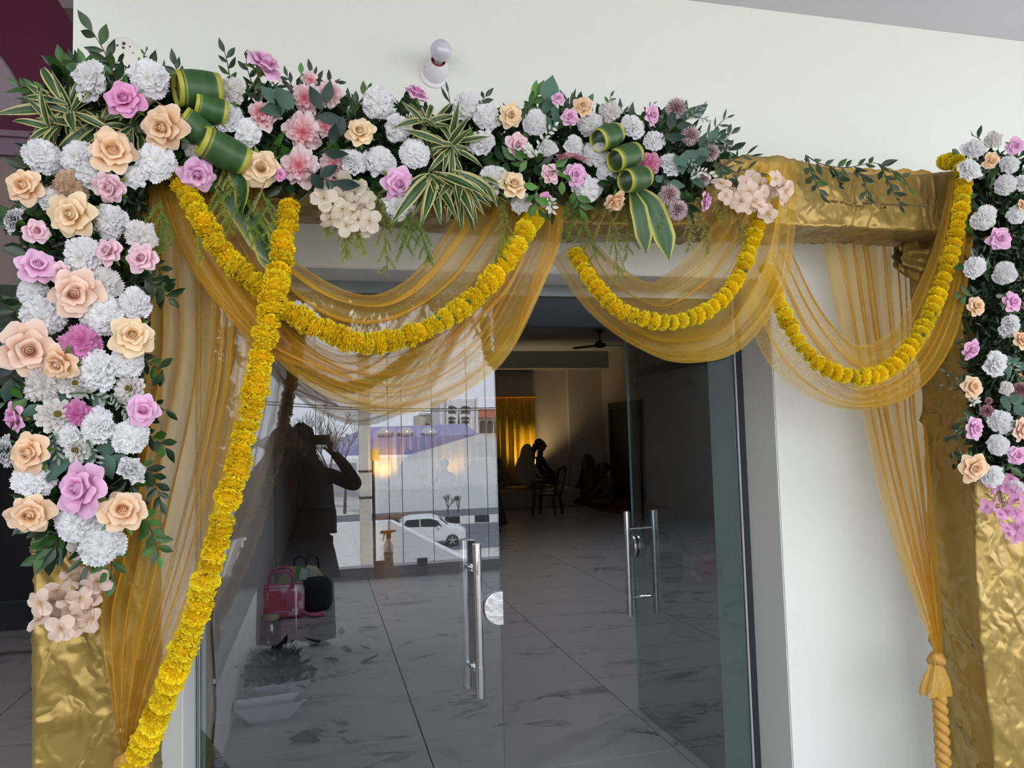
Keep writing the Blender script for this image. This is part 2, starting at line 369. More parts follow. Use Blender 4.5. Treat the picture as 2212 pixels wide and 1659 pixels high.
def lock(parent, M4):
    R = .066; n = 20
    pts = [(0.012, 0, R)] + [(-R*math.sin(PI*k/n)*1.0, 0, R*math.cos(PI*k/n)) for k in range(n+1)] + [(0.012, 0, -R)]
    for s in (-1, 1):
        o = MB().prism([M4 @ Vector((x, s*.007, z)) for x, y, z in pts], M4.to_3x3() @ Vector((0, s*.016, 0))).obj('lock_case', M['lock'], parent); bevel(o, .003)
M['lock'] = mat('scuffed_steel', (.62, .60, .61), .3, .9, bump=.2, bscale=40, var=.25, vscale=18)
lock(L, Matrix.Translation((.684, GY+.006, .918)))
tape = mat('dark_tape', (.06, .075, .075), .6)
# right leaf, swung 90 degrees into the hall
Rr = tag(MB().box((JR-.032, GY+.02, .01), (JR-.02, 4.215, HEAD-.052)).obj('door_2', M['glassR']), kind='structure')
Rr.data.materials.append(M['glassE'])
for p in Rr.data.polygons:
    if abs(p.normal.x) < .5: p.material_index = 1
pull(Rr, (JR-.11, 4.10), (JR+.055, 4.10), .56, 1.145)
lock(Rr, Matrix.Translation((JR-.026, 4.205, .93)) @ Matrix.Rotation(PI/2, 4, 'Z'))
def tapes(lst, X, parent, s=.016):
    for x, y in lst:
        p = PX(x, y, X); a = random.uniform(-.5, .5)
        MB().box((-.001, -s*1.25, -s*.9), (.001, s*1.25, s*.9)).obj('tape_mark', tape, parent, Matrix.Translation(p) @ Matrix.Rotation(a, 4, 'X'))
tapes([(1371, 824), (1483, 824)], JR-.034, Rr, .02)
tapes([(1597, 798), (1607, 1000), (1604, 1052), (1609, 1125), (1607, 1195), (1622, 1427)], JR-.006, fr, .017)
# dead-straight porch edge: shoe rail, brackets and glass balustrade, seen in the leaf's reflection
RY = -3.0
bl = tag(MB().box((-1.6, RY-.05, 0), (8.5, RY+.03, .13)).obj('balustrade', mat('grey_rail', (.30, .31, .35), .4, .4)), 'grey shoe rail and glass balustrade along the open edge of the porch', 'balustrade')
gb = glass_mat('clear_glass', (.96, .97, .98), .04, .3)
for k, (x0, x1) in enumerate(((-1.55, .62), (.64, 1.92), (1.94, 3.9), (3.92, 6.0), (6.02, 8.4))): panel('glass_pane', (x0, RY-.016, .1), (x1, RY-.004, 1.0), gb, bl)
for x in (-.83, .27+.38, 1.14, 2.4, 3.8): panel('bracket', (x-.06, RY+.03, 0), (x+.06, RY+.06, .2), mat('bracket_brown', (.07, .06, .065), .5) if x < 0 else bpy.data.materials['bracket_brown'], bl)
# ================= lights of the hall, seen and added =================
def lamp(name, kind, loc, power, color, size=.1, parent=None, rot=None, spot=None):
    l = bpy.data.lights.new(name, kind); l.energy = power; l.color = color
    if kind == 'AREA': l.size = size
    elif kind in ('POINT', 'SPOT'): l.shadow_soft_size = size
    if spot: l.spot_size = spot; l.spot_blend = .8
    o = bpy.data.objects.new(name, l); COL.objects.link(o); o.location = loc
    if rot: o.rotation_euler = rot
    if parent: o.parent = parent
    return o
M['glow'] = mat('lit_diffuser', (1, 1, 1), .5, emit=(.9, .95, 1), estr=7)
def downlight(x, y, z, label):
    t = empty('downlight', (x, y, z), label, 'ceiling light', 'round downlights in the hall ceiling')
    MB().lathe([(.062, 0), (.062, -.004), (.085, -.006), (.088, 0)], 28).obj('trim_ring', M['white'], t)
    MB().lathe([(0, -.003), (.062, -.003)], 28).obj('diffuser', M['glow'], t)
    return t
dl = PZ(1229, 631, 3.298)
downlight(dl.x, dl.y, 3.3, 'small round lit downlight in the hall ceiling, seen through the door gap')
for x, y, n in ((2.95, 4.8, 'first'), (5.6, 4.8, 'second'), (.6, 6.8, 'third'), (5.6, 8.7, 'fourth')):  # unseen downlights added to brighten the hall
    downlight(x, y, 3.3, 'added unseen downlight of the near hall ceiling, the %s hidden above the door head' % n)
for x, y in ((2.95, 8.7), (2.95, 4.8), (5.6, 4.8), (.6, 6.8), (5.6, 8.7)):  # beam of the seen downlight first, then those of the added ones
    lamp('downlight_and_fill_beam', 'SPOT', (x, y, 3.27), 44, (.88, .93, 1), .06, None, (0, 0, 0), 2.4)
# ================= in the hall =================
# ceiling fan
fp = PZ(1295, 712, 3.62)
f = empty('ceiling_fan', (fp.x, fp.y, 3.62), 'dark ceiling fan hanging at the far end of the hall', 'fan')
fm = mat('dark_fan_metal', (.02, .018, .018), .45)
MB().lathe([(0, 0), (.075, 0), (.06, -.06), (.02, -.09), (.012, -.09)], 18).obj('canopy', fm, f)
MB().tube([(0, 0, -.08), (0, 0, -.26)], .012, 10).obj('rod', fm, f)
MB().lathe([(.012, -.2), (.05, -.23), (.06, -.27), (.12, -.29), (.125, -.33), (.06, -.36), (0, -.365)], 24).obj('motor', fm, f)
for k in range(3):
    a = .1 + k*2*PI/3
    b = MB(); vs = []
    for i in range(8):
        x = .13 + i*.075; h = .05 + .02*math.sin(i/7*PI)
        vs += [(x, -h, -.315 - .012), (x, h, -.315 + .012), (x, h, -.309 + .012), (x, -h, -.309 - .012)]
    fs = [(4*i+q, 4*i+(q+1) % 4, 4*i+4+(q+1) % 4, 4*i+4+q) for i in range(7) for q in range(4)] + [(0, 3, 2, 1), (28, 29, 30, 31)]
    b.add(vs, fs); b.obj('blade', fm, f, Matrix.Rotation(a, 4, 'Z'))
# yellow backdrop curtain on the far wall, lit from below
yc = mat('yellow_cloth', (.90, .58, .03), .7); YC = 18.25
bd = empty('backdrop', (3.2, YC, 0), 'tall yellow pleated ceremony backdrop at the far end of the hall', 'backdrop')
b = MB(); x0, x1, n = -2.1, 1.98, 160; vs = []
for i in range(n+1):
    x = x0 + (x1-x0)*i/n; yy = .045*math.sin(i*.9) + .02*math.sin(i*2.3+1)
    for z in (0, .8, 1.6, 2.52): vs.append((x, yy*(1 if z < 2 else .5), z))
b.add(vs, [(4*i+k, 4*i+4+k, 4*i+5+k, 4*i+1+k) for i in range(n) for k in range(3)], smooth=True)
o = b.obj('cloth', yc, bd); so = o.modifiers.new('thick', 'SOLIDIFY'); so.thickness = .004
MB().tube([(x0, -.02, 2.52), (x1+.05, -.02, 2.52)], .025, 10).obj('curtain_rod', mat('orange_garland_cloth', (.75, .33, .02), .8), bd)
bead = mat('gold_beads', (.9, .62, .12), .4, .3)
for i in range(16):
    x = x0 + .12 + i*.27; t = MB()
    for k in range(30):
        z = 2.45 - k*.082; t.lathe([(0, -.016), (.016, 0), (0, .016)], 5, Matrix.Translation((x + random.uniform(-.006, .006), -.075, z)))
    tag(t.obj('bead_string', bead, bd), kind='stuff')
for X in (1.45, 5.05, 3.1):
    u = empty('uplight', (X, YC-.35, .42), 'small floor lamp glowing at the foot of the yellow backdrop, %s' % {1.45: 'leftmost', 3.1: 'middle one', 5.05: 'rightmost'}[X], 'lamp', 'lamps at the foot of the backdrop')
    MB().lathe([(0, -.04), (.05, -.04), (.06, 0), (.045, .05), (.04, .05), (.04, .02), (0, .02)], 14).obj('housing', M['black'], u)
    MB().lathe([(0, .03), (.038, .03)], 14).obj('lens', mat('warm_lens', (1, .8, .4), .4, emit=(1, .72, .2), estr=14) if 'warm_lens' not in bpy.data.materials else bpy.data.materials['warm_lens'], u)
    lamp('uplight_beam', 'SPOT', (X, YC-.36, .5), {1.45: 34, 3.1: 12, 5.05: 62}[X], (1, .72, .32), .12, None, (PI - .22, 0, 0), 1.9)
# low platform and rug
plat = tag(MB().box((1.0, 16.0, .0), (5.55, 18.0, .38)).obj('low_platform', mat('beige_cloth_cover', (.38, .29, .19), .9, bump=.3, bscale=12)), 'low seating platform under beige cloth before the yellow backdrop', 'platform'); bevel(plat, .04, 3)
rug = tag(MB().prism([PZ(1213, 1073, .002), PZ(1292, 1103, .002), PZ(1330, 1110, .002), (6.95, 14.6, .002), (6.95, 18.0, .002), (5.9, 18.3, .002)], (0, 0, .012)).obj('rug', mat('maroon_rug', (.12, .018, .025), .95, bump=.5, bscale=60)), 'maroon rug on the hall floor under the seated women', 'rug')
# monobloc chair
def chair(loc, rz):
    t = empty('plastic_chair', loc, 'dark plastic armchair standing before the low platform', 'chair'); t.rotation_euler.z = rz
    cm = mat('dark_green_plastic', (.012, .018, .012), .35)
    s = MB().prism([(-.22, -.2, .41), (.22, -.2, .41), (.2, .22, .4), (-.2, .22, .4)], (0, 0, .025)).obj('seat', cm, t); bevel(s, .01)
    for sx in (-1, 1):
        for sy in (-1, 1):
            MB().tube([(sx*.2, sy*.19, .42), (sx*.235, sy*.235, 0)], [.036, .028], 8).obj('leg', cm, t)
        MB().tube([(sx*.22, -.18, .42), (sx*.25, -.2, .64), (sx*.25, -.12, .665), (sx*.24, .2, .66)], [.026, .028, .032, .028], 8).obj('armrest', cm, t)
        MB().tube([(sx*.19, .22, .41), (sx*.21, .27, .66), (sx*.225, .33, .9)], [.036, .034, .03], 8).obj('back_post', cm, t)
    MB().tube([(-.235, .33, .9), (-.1, .345, .925), (.1, .345, .925), (.235, .33, .9)], .034, 8).obj('top_rail', cm, t)
    lt = mat('woven_back_panel', (.35, .29, .2), .7)
    for k in range(5):
        z = .5 + k*.078; y = .235 + (z-.42)*.2
        o = MB().box((-.18, y-.004, z-.033), (.18, y+.004, z+.033)).obj('back_slat', lt, t)
    return t
cp = PZ(1180, 1112, 0); chair((cp.x, cp.y-.1, 0), math.radians(-125))

# ================= people =================
skin = mat('brown_skin', (.22, .11, .065), .55); hairm = mat('black_hair', (.008, .007, .007), .45, bump=.4, bscale=90)
def skinned(name, chains, m, parent, root=0, sub=2):
    """continuous body: joints with radii, grown by the Skin modifier"""
    vs, es, rs = [], [], []
    idx = {}
    for ch in chains:
        prev = None
        for key, p, r in ch:
            if key is not None and key in idx: i = idx[key]
            else:
                i = len(vs); vs.append(p); rs.append(r)
                if key is not None: idx[key] = i
            if prev is not None: es.append((prev, i))
            prev = i
    me = bpy.data.meshes.new(name); me.from_pydata(vs, es, [])
    me.materials.append(m); o = link(name, me, parent)
    k = o.modifiers.new('skin', 'SKIN'); k.use_smooth_shade = True; k.branch_smoothing = .5
    for i, r in enumerate(rs):
        rr = r if isinstance(r, tuple) else (r, r)
        me.skin_vertices[0].data[i].radius = rr; me.skin_vertices[0].data[i].use_root = (i == root)
    s = o.modifiers.new('sub', 'SUBSURF'); s.levels = s.render_levels = sub
    return o
def blob(name, c, r, m, parent, squash=(1, 1, 1), seed=0, amp=.05, seg=14):
    b = MB(); vs = []; n, q = seg*2, seg
    for i in range(q+1):
        th = PI*i/q
        for k in range(n):
            ph = 2*PI*k/n; d = Vector((math.sin(th)*math.cos(ph), math.sin(th)*math.sin(ph), math.cos(th)))
            d2 = d * (1 + amp*noise.noise(d*2.2 + Vector((seed, 3, 1))))
            vs.append((c[0]+d2.x*r*squash[0], c[1]+d2.y*r*squash[1], c[2]+d2.z*r*squash[2]))
    b.add(vs, [(i*n+k, (i+1)*n+k, (i+1)*n+(k+1) % n, i*n+(k+1) % n) for i in range(q) for k in range(n)], smooth=True)
    return b.obj(name, m, parent)
def seated(loc, rz, top, label, scarf=None, hair_long=True, h=1.0, lean=0):
    t = empty('person', loc, label, 'person', 'people seated in the hall'); t.rotation_euler.z = rz; t.scale = (h, h, h)
    cl = mat('cloth_%d' % len(bpy.data.materials), top, .85)
    a, b2 = Vector, lean
    body = skinned('body', [
        [('pel', (0, 0, .12), (.17, .14)), ('wai', (0, -b2*.3, .3), (.13, .11)), ('che', (0, -b2*.7, .5), (.155, .11)), ('nec', (0, -b2, .64), .05), ('hed', (0, -b2-.02, .73), .075)],
        [('pel', 0, 0), (None, (.2, -.16, .13), .1), (None, (.34, -.32, .13), .075), (None, (.08, -.42, .07), .055), (None, (-.06, -.4, .05), .04)],
        [('pel', 0, 0), (None, (-.2, -.16, .13), .1), (None, (-.34, -.32, .13), .075), (None, (-.08, -.36, .07), .055), (None, (.06, -.36, .05), .04)],
        [('che', 0, 0), (None, (.17, -b2*.8, .55), .06), (None, (.24, -.08-b2, .33), .045), (None, (.16, -.3-b2*.4, .24), .033), (None, (.12, -.36, .22), .025)],
        [('che', 0, 0), (None, (-.17, -b2*.8, .55), .06), (None, (-.24, -.08-b2, .33), .045), (None, (-.16, -.3-b2*.4, .24), .033), (None, (-.12, -.36, .22), .025)]], cl, t)
    hd = blob('head', (0, -b2-.03, .78), .1, skin, t, (.82, .95, 1.15), 1, .02)
    blob('nose', (0, -b2-.13, .77), .018, skin, hd, (.8, 1, 1.3))
    for sx in (-1, 1): blob('ear', (sx*.083, -b2-.02, .775), .022, skin, hd, (.4, .8, 1.3))
    blob('hair', (0, -b2+.012, .812), .112, hairm, t, (.88, .95, 1.02), 3, .08)
    if hair_long: MB().tube([(0, -b2+.08, .8), (0, -b2+.14, .66), (0, -b2+.15, .5), (.02, -b2+.14, .36)], [.06, .055, .045, .015], 10).obj('hair_length', hairm, t)
    if scarf:
        sm = mat('scarf_%d' % len(bpy.data.materials), scarf, .9)
        b = MB(); prof = []
        vs = []; R_ = ((.01, .945), (.07, .93), (.11, .88), (.125, .82), (.135, .72), (.19, .6), (.25, .45), (.28, .25), (.33, .08)); n = 22
        for i, (r, z) in enumerate(R_):
            for k in range(n+1):
                ph = math.radians(-60) + math.radians(300)*k/n; rr = r*(1 + .06*math.sin(k*1.9+i))
                vs.append((rr*math.cos(ph)*.95, rr*math.sin(ph)*.8 + .01 - b2*(1 - i/10), z))
        b.add(vs, [(i*(n+1)+k, i*(n+1)+k+1, (i+1)*(n+1)+k+1, (i+1)*(n+1)+k) for i in range(8) for k in range(n)], smooth=True)
        o = b.obj('shawl', sm, t); o.modifiers.new('thick', 'SOLIDIFY').thickness = .01
    return t
def at(x, y): p = PZ(x, y, 0); return (p.x, p.y, .015)
p = PY(1133, 1060, 16.6); seated((p.x, 16.6, .38), math.radians(105), (.52, .46, .32), 'person in pale cream clothes seated on the platform beside the plastic chair', (.42, .36, .24), False, 1.05, .12)
p = PY(1158, 1060, 17.2); seated((p.x, 17.2, .38), math.radians(60), (.06, .03, .02), 'person with long black hair seated behind the one in cream', None, True, 1.2, .1)
p = PY(1092, 1075, 17.0); seated((p.x, 17.0, .38), math.radians(-80), (.30, .25, .17), 'person in beige bending low beside the glowing lamp', (.28, .2, .1), False, .75, .25)
p = PY(885, 1060, 16.4); seated((p.x, 16.4, .38), math.radians(160), (.05, .04, .04), 'person seated before the backdrop, leftmost of the three seen through the closed glass leaf', (.05, .04, .04), True, 1.0, .05)
p = PY(962, 1060, 15.8); seated((p.x, 15.8, .30), math.radians(180), (.04, .04, .045), 'person with a tuft of hair on top, middle of the three behind the closed leaf', None, False, .92, .05)
p = PY(1040, 1070, 12.5); seated((p.x, 12.5, .015), math.radians(185), (.03, .03, .035), 'nearest of the three people behind the closed leaf, dark shawl over the head', (.03, .03, .035), False, 1.3, .03)
seated(at(1280, 1089), math.radians(-80), (.16, .035, .03), 'woman in dark red seated on the maroon rug, left of the two by the doorway', (.12, .03, .03), True, 1.15, .1)
seated(at(1318, 1092), math.radians(-75), (.16, .09, .045), 'woman in brown seated on the maroon rug, right of the two by the doorway', None, False, 1.0, .1)
seated((6.55, 17.3, .015), math.radians(-85), (.05, .03, .03), 'person in black seated by the wall behind the woman in dark red', None, True, .9, .1)

# ================= things lying behind the closed leaf =================
def P0(x, y): return PZ(x, y, 0)
galv = mat('galvanised_sheet', (.42, .45, .50), .5, .2)
def planter(x, y, w, d, h, rz, label, z=0):
    p = P0(x, y); t = empty('planter', (p.x, p.y, z), label, 'planter', 'metal planters behind the glass'); t.rotation_euler.z = rz
    b = MB(); k = .55
    def ring(s, z, o=0): return [(-w/2*s+o, -d/2*s+o, z), (w/2*s-o, -d/2*s+o, z), (w/2*s-o, d/2*s-o, z), (-w/2*s+o, d/2*s-o, z)]
    b.add(ring(k, 0)+ring(1, h)+ring(1, h, .006)+ring(k, .008, .006), [(3, 2, 1, 0)] + [(a+4*i, a % 3+1+4*i if a < 3 else 4*i, (a+1 if a < 3 else 0)+4*i+4, a+4*i+4) if False else (a+4*i, (a+1) % 4+4*i, (a+1) % 4+4*i+4, a+4*i+4) for i in range(3) for a in range(4)] + [(12, 13, 14, 15)])
    b.obj('trough', galv, t)
    for sx in (-1, 1): MB().tube([(sx*w/2*.98, 0, h-.02), (sx*(w/2+.03), 0, h-.03), (sx*(w/2+.03), .03, h-.06)], .006, 8).obj('handle', M['chrome'], t)
    return t
planter(581, 1552, .38, .18, .10, .10, 'grey metal planter standing empty in front of the one with leaves')
t2 = planter(606, 1514, .35, .18, .13, .14, 'grey metal planter holding dark leaves, behind the empty one')
wl = mat('wilted_leaf', (.016, .022, .014), .8, spec=.05, var=.3)
def simple_leaf(L, Wd, curl=.2, heart=False):
    b = MB(); vs = []; n = 8
    for i in range(n+1):
        t = i/n; hw = Wd/2*(math.sin(PI*min(1, t**.75))**.8 if not heart else (math.sin(PI*t**.45)**.9)); z = L*curl*t*t
        for s in (-1, -.5, 0, .5, 1): vs.append((s*hw, t*L, z + abs(s)*hw*.25))
    b.add(vs, [(i*5+k, i*5+k+1, i*5+k+6, i*5+k+5) for i in range(n) for k in range(4)], smooth=True)
    return b
lv = simple_leaf(.14, .055).mesh('leaf', wl)
def heap(name, c, rx, ry, h, n, label, cat='leaves'):
    t = empty(name, c, label, cat)
    for k in range(n):
        a = random.uniform(0, 2*PI); r = math.sqrt(random.random())
        Mx = Matrix.Translation((rx*r*math.cos(a), ry*r*math.sin(a), h*random.random()*(1-r*.5))) @ Euler((random.uniform(-.3, 1.1), random.uniform(-.6, .6), a - PI/2 + random.uniform(-.8, .8))).to_matrix().to_4x4() @ Matrix.Scale(random.uniform(.6, 1.2), 4)
        link('leaf', lv, t, Mx)
    return t
q = P0(604, 1519); heap('leaf_bunch', (q.x, q.y+.06, .09), .13, .05, .06, 60, 'bunch of dark leaves heaped in the grey metal planter')
q = P0(580, 1462); heap('leaf_pile', (q.x+.05, q.y+.08, .0), .15, .16, .14, 110, 'pile of wilted dark leaves on the floor behind the planters')
for x, y, L_, rz, lab in ((818, 1358, .12, 1.4, 'single dark leaf on the floor beside the tile joint, farthest from the door'), (740, 1372, .09, .1, 'upright curled leaf farthest left among the upper fallen leaves'),
                     (714, 1392, .15, 1.5, 'long curved fallen leaf nearest the pink bag'), (757, 1410, .08, .4, 'small crumpled fallen leaf in the middle of the scatter'), (802, 1403, .07, 1.2, 'tiny fallen leaf right of the middle of the scatter'),
                     (733, 1427, .09, 1.3, 'small oval fallen leaf at the lower left of the scatter'), (777, 1434, .11, -1.4, 'fallen leaf with a long stalk, lower right of the scatter')):
    q = P0(x, y); tag(simple_leaf(L_*1.35, L_*.6, random.uniform(.05, .35)).obj('fallen_leaf', wl, None, Matrix.Translation((q.x, q.y, .006)) @ Matrix.Rotation(rz, 4, 'Z')), lab, 'leaf', 'fallen leaves on the hall floor')
q = P0(642, 1592); tag(simple_leaf(.19, .14, .02, True).obj('fallen_leaf', mat('dull_leaf', (.035, .036, .034), .6), None, Matrix.Translation((q.x-.02, q.y, .006)) @ Matrix.Rotation(-2.3, 4, 'Z')), 'large heart shaped fallen leaf nearest the door', 'leaf', 'fallen leaves on the hall floor')
q = P0(761, 1622); tag(MB().box((-.03, -.04, 0), (.03, .04, .002)).obj('paper_note', mat('pale_blue_paper', (.22, .33, .36), .7), None, Matrix.Translation((q.x, q.y, .002))), 'small pale blue paper slip on the tiles near the door', 'paper')
# pink bag
q = P0(612, 1340)
pb = empty('bag', (q.x-.02, q.y+.14, 0), 'pink patterned soft bag with handles, on the floor by the left wall', 'bag')
m, t_, p_ = node_mat('pink_patchwork'); tc_ = t_.nodes.new('ShaderNodeTexCoord'); vo = t_.nodes.new('ShaderNodeTexVoronoi'); vo.distance = 'CHEBYCHEV'; vo.inputs['Scale'].default_value = 13; vo.inputs['Randomness'].default_value = .6
cr = t_.nodes.new('ShaderNodeValToRGB'); cr.color_ramp.interpolation = 'CONSTANT'
for i, (po, c) in enumerate(((0, (.60, .13, .26)), (.3, (.62, .40, .50)), (.55, (.55, .08, .12)), (.72, (.70, .55, .60)))):
    if i > 1: cr.color_ramp.elements.new(po)
    cr.color_ramp.elements[i].position = po; cr.color_ramp.elements[i].color = (*c, 1)
sp = t_.nodes.new('ShaderNodeSeparateColor'); t_.links.new(tc_.outputs['Object'], vo.inputs['Vector']); t_.links.new(vo.outputs['Color'], sp.inputs[0]); t_.links.new(sp.outputs[0], cr.inputs[0]); t_.links.new(cr.outputs[0], p_.inputs['Base Color'])
M['patch'] = m; pk = mat('pink_webbing', (.55, .12, .26), .7)
pb.scale = (1.2, 1.1, 1.3); o = MB().box((-.17, -.1, 0), (.17, .1, .22)).obj('body', m, pb); bevel(o, .05, 4)
for s in (-1, 1): MB().tube(spline([(-.09, s*.08, .2), (-.08, s*.09, .3), (0, s*.1, .33), (.08, s*.09, .3), (.09, s*.08, .2)], 12), .009, 8).obj('handle', pk, pb)
MB().tube(spline([(.16, -.08, .03), (.24, -.12, .015), (.31, -.08, .02)], 8), .014, 8).obj('strap', pk, pb)
MB().tube([(-.16, 0, .222), (.16, 0, .222)], .006, 8).obj('zip', pk, pb)
q = P0(680, 1325)
bb = tag(MB().box((-.14, -.1, 0), (.14, .12, .31)).obj('dark_bag', mat('black_fabric', (.008, .009, .014), .9), None, Matrix.Translation((q.x+.02, q.y+.12, 0)) @ Matrix.Rotation(.15, 4, 'Z')), 'plain black bag standing to the right of the pink one', 'bag'); bevel(bb, .085, 5)
cb = empty('carrier_bag', (q.x-.13, q.y+.5, 0), 'cream carrier bag with cut-out handle standing behind the pink bag', 'bag')
cm_ = mat('cream_carrier', (.62, .58, .42), .6)
cb.scale = (1, 1, .8)
MB().prism([(-.2, 0, 0), (.2, 0, 0), (.21, 0, .3), (.14, 0, .42), (.05, 0, .44), (.05, 0, .40), (-.05, 0, .40), (-.05, 0, .44), (-.14, 0, .43), (-.22, 0, .28)], (0, .11, 0)).obj('body', cm_, cb)
MB().prism([(-.16, -.003, .14), (-.07, -.003, .16), (-.05, -.003, .21), (-.14, -.003, .2)], (0, .002, 0)).obj('printed_mark', mat('red_print', (.3, .06, .05), .6), cb)
MB().prism([(.02 + .05*math.cos(a*.63), -.003, .2 + .035*math.sin(a*.63)) for a in range(10)], (0, .002, 0)).obj('printed_mark', mat('tan_print', (.25, .2, .12), .6), cb)
o = MB().prism([(0, 0, 0), (.12, 0, -.02), (.15, 0, .09), (.03, 0, .13)], (0, .03, 0)).obj('snack_packet', mat('silver_packet', (.5, .55, .58), .25, .6), None, Matrix.Translation((q.x-.19, q.y+.1, .30))); bevel(o, .012)
tag(o, 'small silver and green packet lying on top of the pink bag', 'packet')
MB().prism([(0, -.002, 0), (.045, -.002, -.008), (.07, -.002, .12), (.03, -.002, .128)], (0, .001, 0)).obj('green_edge', mat('green_print', (.05, .3, .03), .4), o)
sb = MB()
for s in (0, .12): sb.tube(spline([(s, 0, 0), (s+.01, 0, .1), (s+.06, .01, .13), (s+.11, 0, .1), (s+.12, 0, 0)], 14), .012, 8)
sh = tag(sb.obj('strap_bundle', M['black'], None, Matrix.Translation((q.x-.2, q.y+.62, .31))), 'black looped straps sticking up behind the cream carrier bag', 'strap')
# clear jar
q = P0(583, 1405); jr = empty('jar', (q.x, q.y+.05, 0), 'clear plastic jar with a cream lid behind the leaf pile', 'jar')
MB().lathe([(0, 0), (.07, 0), (.08, .02), (.08, .2), (.065, .225)], 20).obj('body', glass_mat('clear_plastic', (.8, .8, .8), .08, .3), jr)
MB().lathe([(.068, .225), (.07, .255), (0, .257)], 20).obj('lid', mat('cream_lid', (.35, .3, .2), .5), jr)
# cable down the wall
cs = spline([PX(465, 1270, -.49), PX(457, 1340, -.49), PX(462, 1440, -.49), PX(465, 1530, -.49), PX(459, 1600, -.49), PX(457, 1660, -.49)], 30)
tag(MB().tube(cs, .0055, 8).obj('cable', M['black']), 'thin black cable running down the wall just inside the closed leaf', 'cable')
MB().tube([PX(462.5, 1468, -.485), PX(462.7, 1476, -.485)], .0065, 8).obj('cable_joint', M['white'], bpy.data.objects['cable'])
# folded printed cloth at the lower left
bp = [PY(430, 1570, 3.06), PY(506, 1672, 3.06), PY(520, 1720, 3.06), PY(430, 1720, 3.06)]
bn = tag(MB().prism(bp, (0, .01, 0)).obj('printed_banner', mat('olive_print', (.10, .11, .03), .7, var=.4, vscale=30)), 'olive and purple printed cloth corner behind the glass at the lower left', 'banner')
MB().prism([PY(462, 1618, 3.055), PY(505, 1675, 3.055), PY(510, 1720, 3.055), PY(440, 1720, 3.055)], (0, .004, 0)).obj('purple_panel', mat('purple_print', (.045, .012, .045), .7), bn)
gm = mat('silver_print', (.28, .26, .24), .5)
def ring(c, r, k=.0016): return MB().tube([PY(c[0]+r*math.cos(a*PI/8), c[1]+r*math.sin(a*PI/8), 3.052) for a in range(17)], k, 5)
for c, r in (((478, 1634), 5), ((474, 1648), 8), ((474, 1648), 4), ((486, 1640), 4), ((470, 1632), 3)): ring(c, r).obj('scroll_motif', gm, bn)
# ================= the view behind the camera, seen by reflection =================
GZ = -4.2
gnd = tag(MB().box((-160, -220, GZ-.3), (160, -3.1, GZ)).obj('outside_ground', mat('dusty_ground', (.58, .54, .49), .95, var=.3, vscale=.3)), kind='structure')
tag(MB().box((-5, -3.1, GZ), (9, -2.9, -.2)).obj('wall_plinth', M['wall']), kind='structure')
asph = mat('asphalt', (.13, .14, .16), .8, var=.1, vscale=2); whitew = mat('outside_whitewash', (.72, .73, .74), .9, var=.06, vscale=1)
tag(MB().box((-160, MZ(950, 1190, GZ).y, GZ), (160, MZ(950, 1136, GZ).y, GZ+.03)).obj('outside_road', asph), kind='structure')
tag(MB().box((-160, MZ(950, 1117, GZ).y, GZ), (160, MZ(950, 1103, GZ).y, GZ+.03)).obj('outside_road_far', asph), kind='structure')
ky = MZ(950, 1133, GZ).y
kerb = empty('kerb', (0, ky, GZ), 'black and white striped road kerb beyond the white car', 'kerb'); kb = mat('kerb_black', (.03, .03, .035), .8)
km = [MB().box((0, 0, 0), (1.0, -.3, .45)).mesh('kerb_stone', x) for x in (kb, whitew)]
for k in range(44): link('kerb_stone', km[k % 2], kerb, Matrix.Translation((-8 + k*1.0, 0, 0)))
# low white compound wall: one run facing the porch, one running towards it
a = MZ(500, 1131, -2.2); c = MY(838, 1124, 34.5); d_ = MY(985, 1200, 25)
cw = MB(); wy = c.y
cw.box((-14, wy, GZ), (c.x, wy-.25, c.z)); cw.prism([(c.x, wy-.25, GZ), (c.x, wy-.25, c.z), (d_.x, d_.y, d_.z), (d_.x, d_.y, GZ)], (.22, .05, 0))
dx = d_ - Vector((c.x, wy, c.z)); e2 = d_ + dx*.8
cw.prism([(d_.x, d_.y, GZ), (d_.x, d_.y, d_.z), (e2.x, e2.y, d_.z), (e2.x, e2.y, GZ)], (.22, .05, 0))
tag(cw.obj('compound_wall', whitew), 'low whitewashed yard wall mirrored in the glass, turning the corner before the car', 'wall')
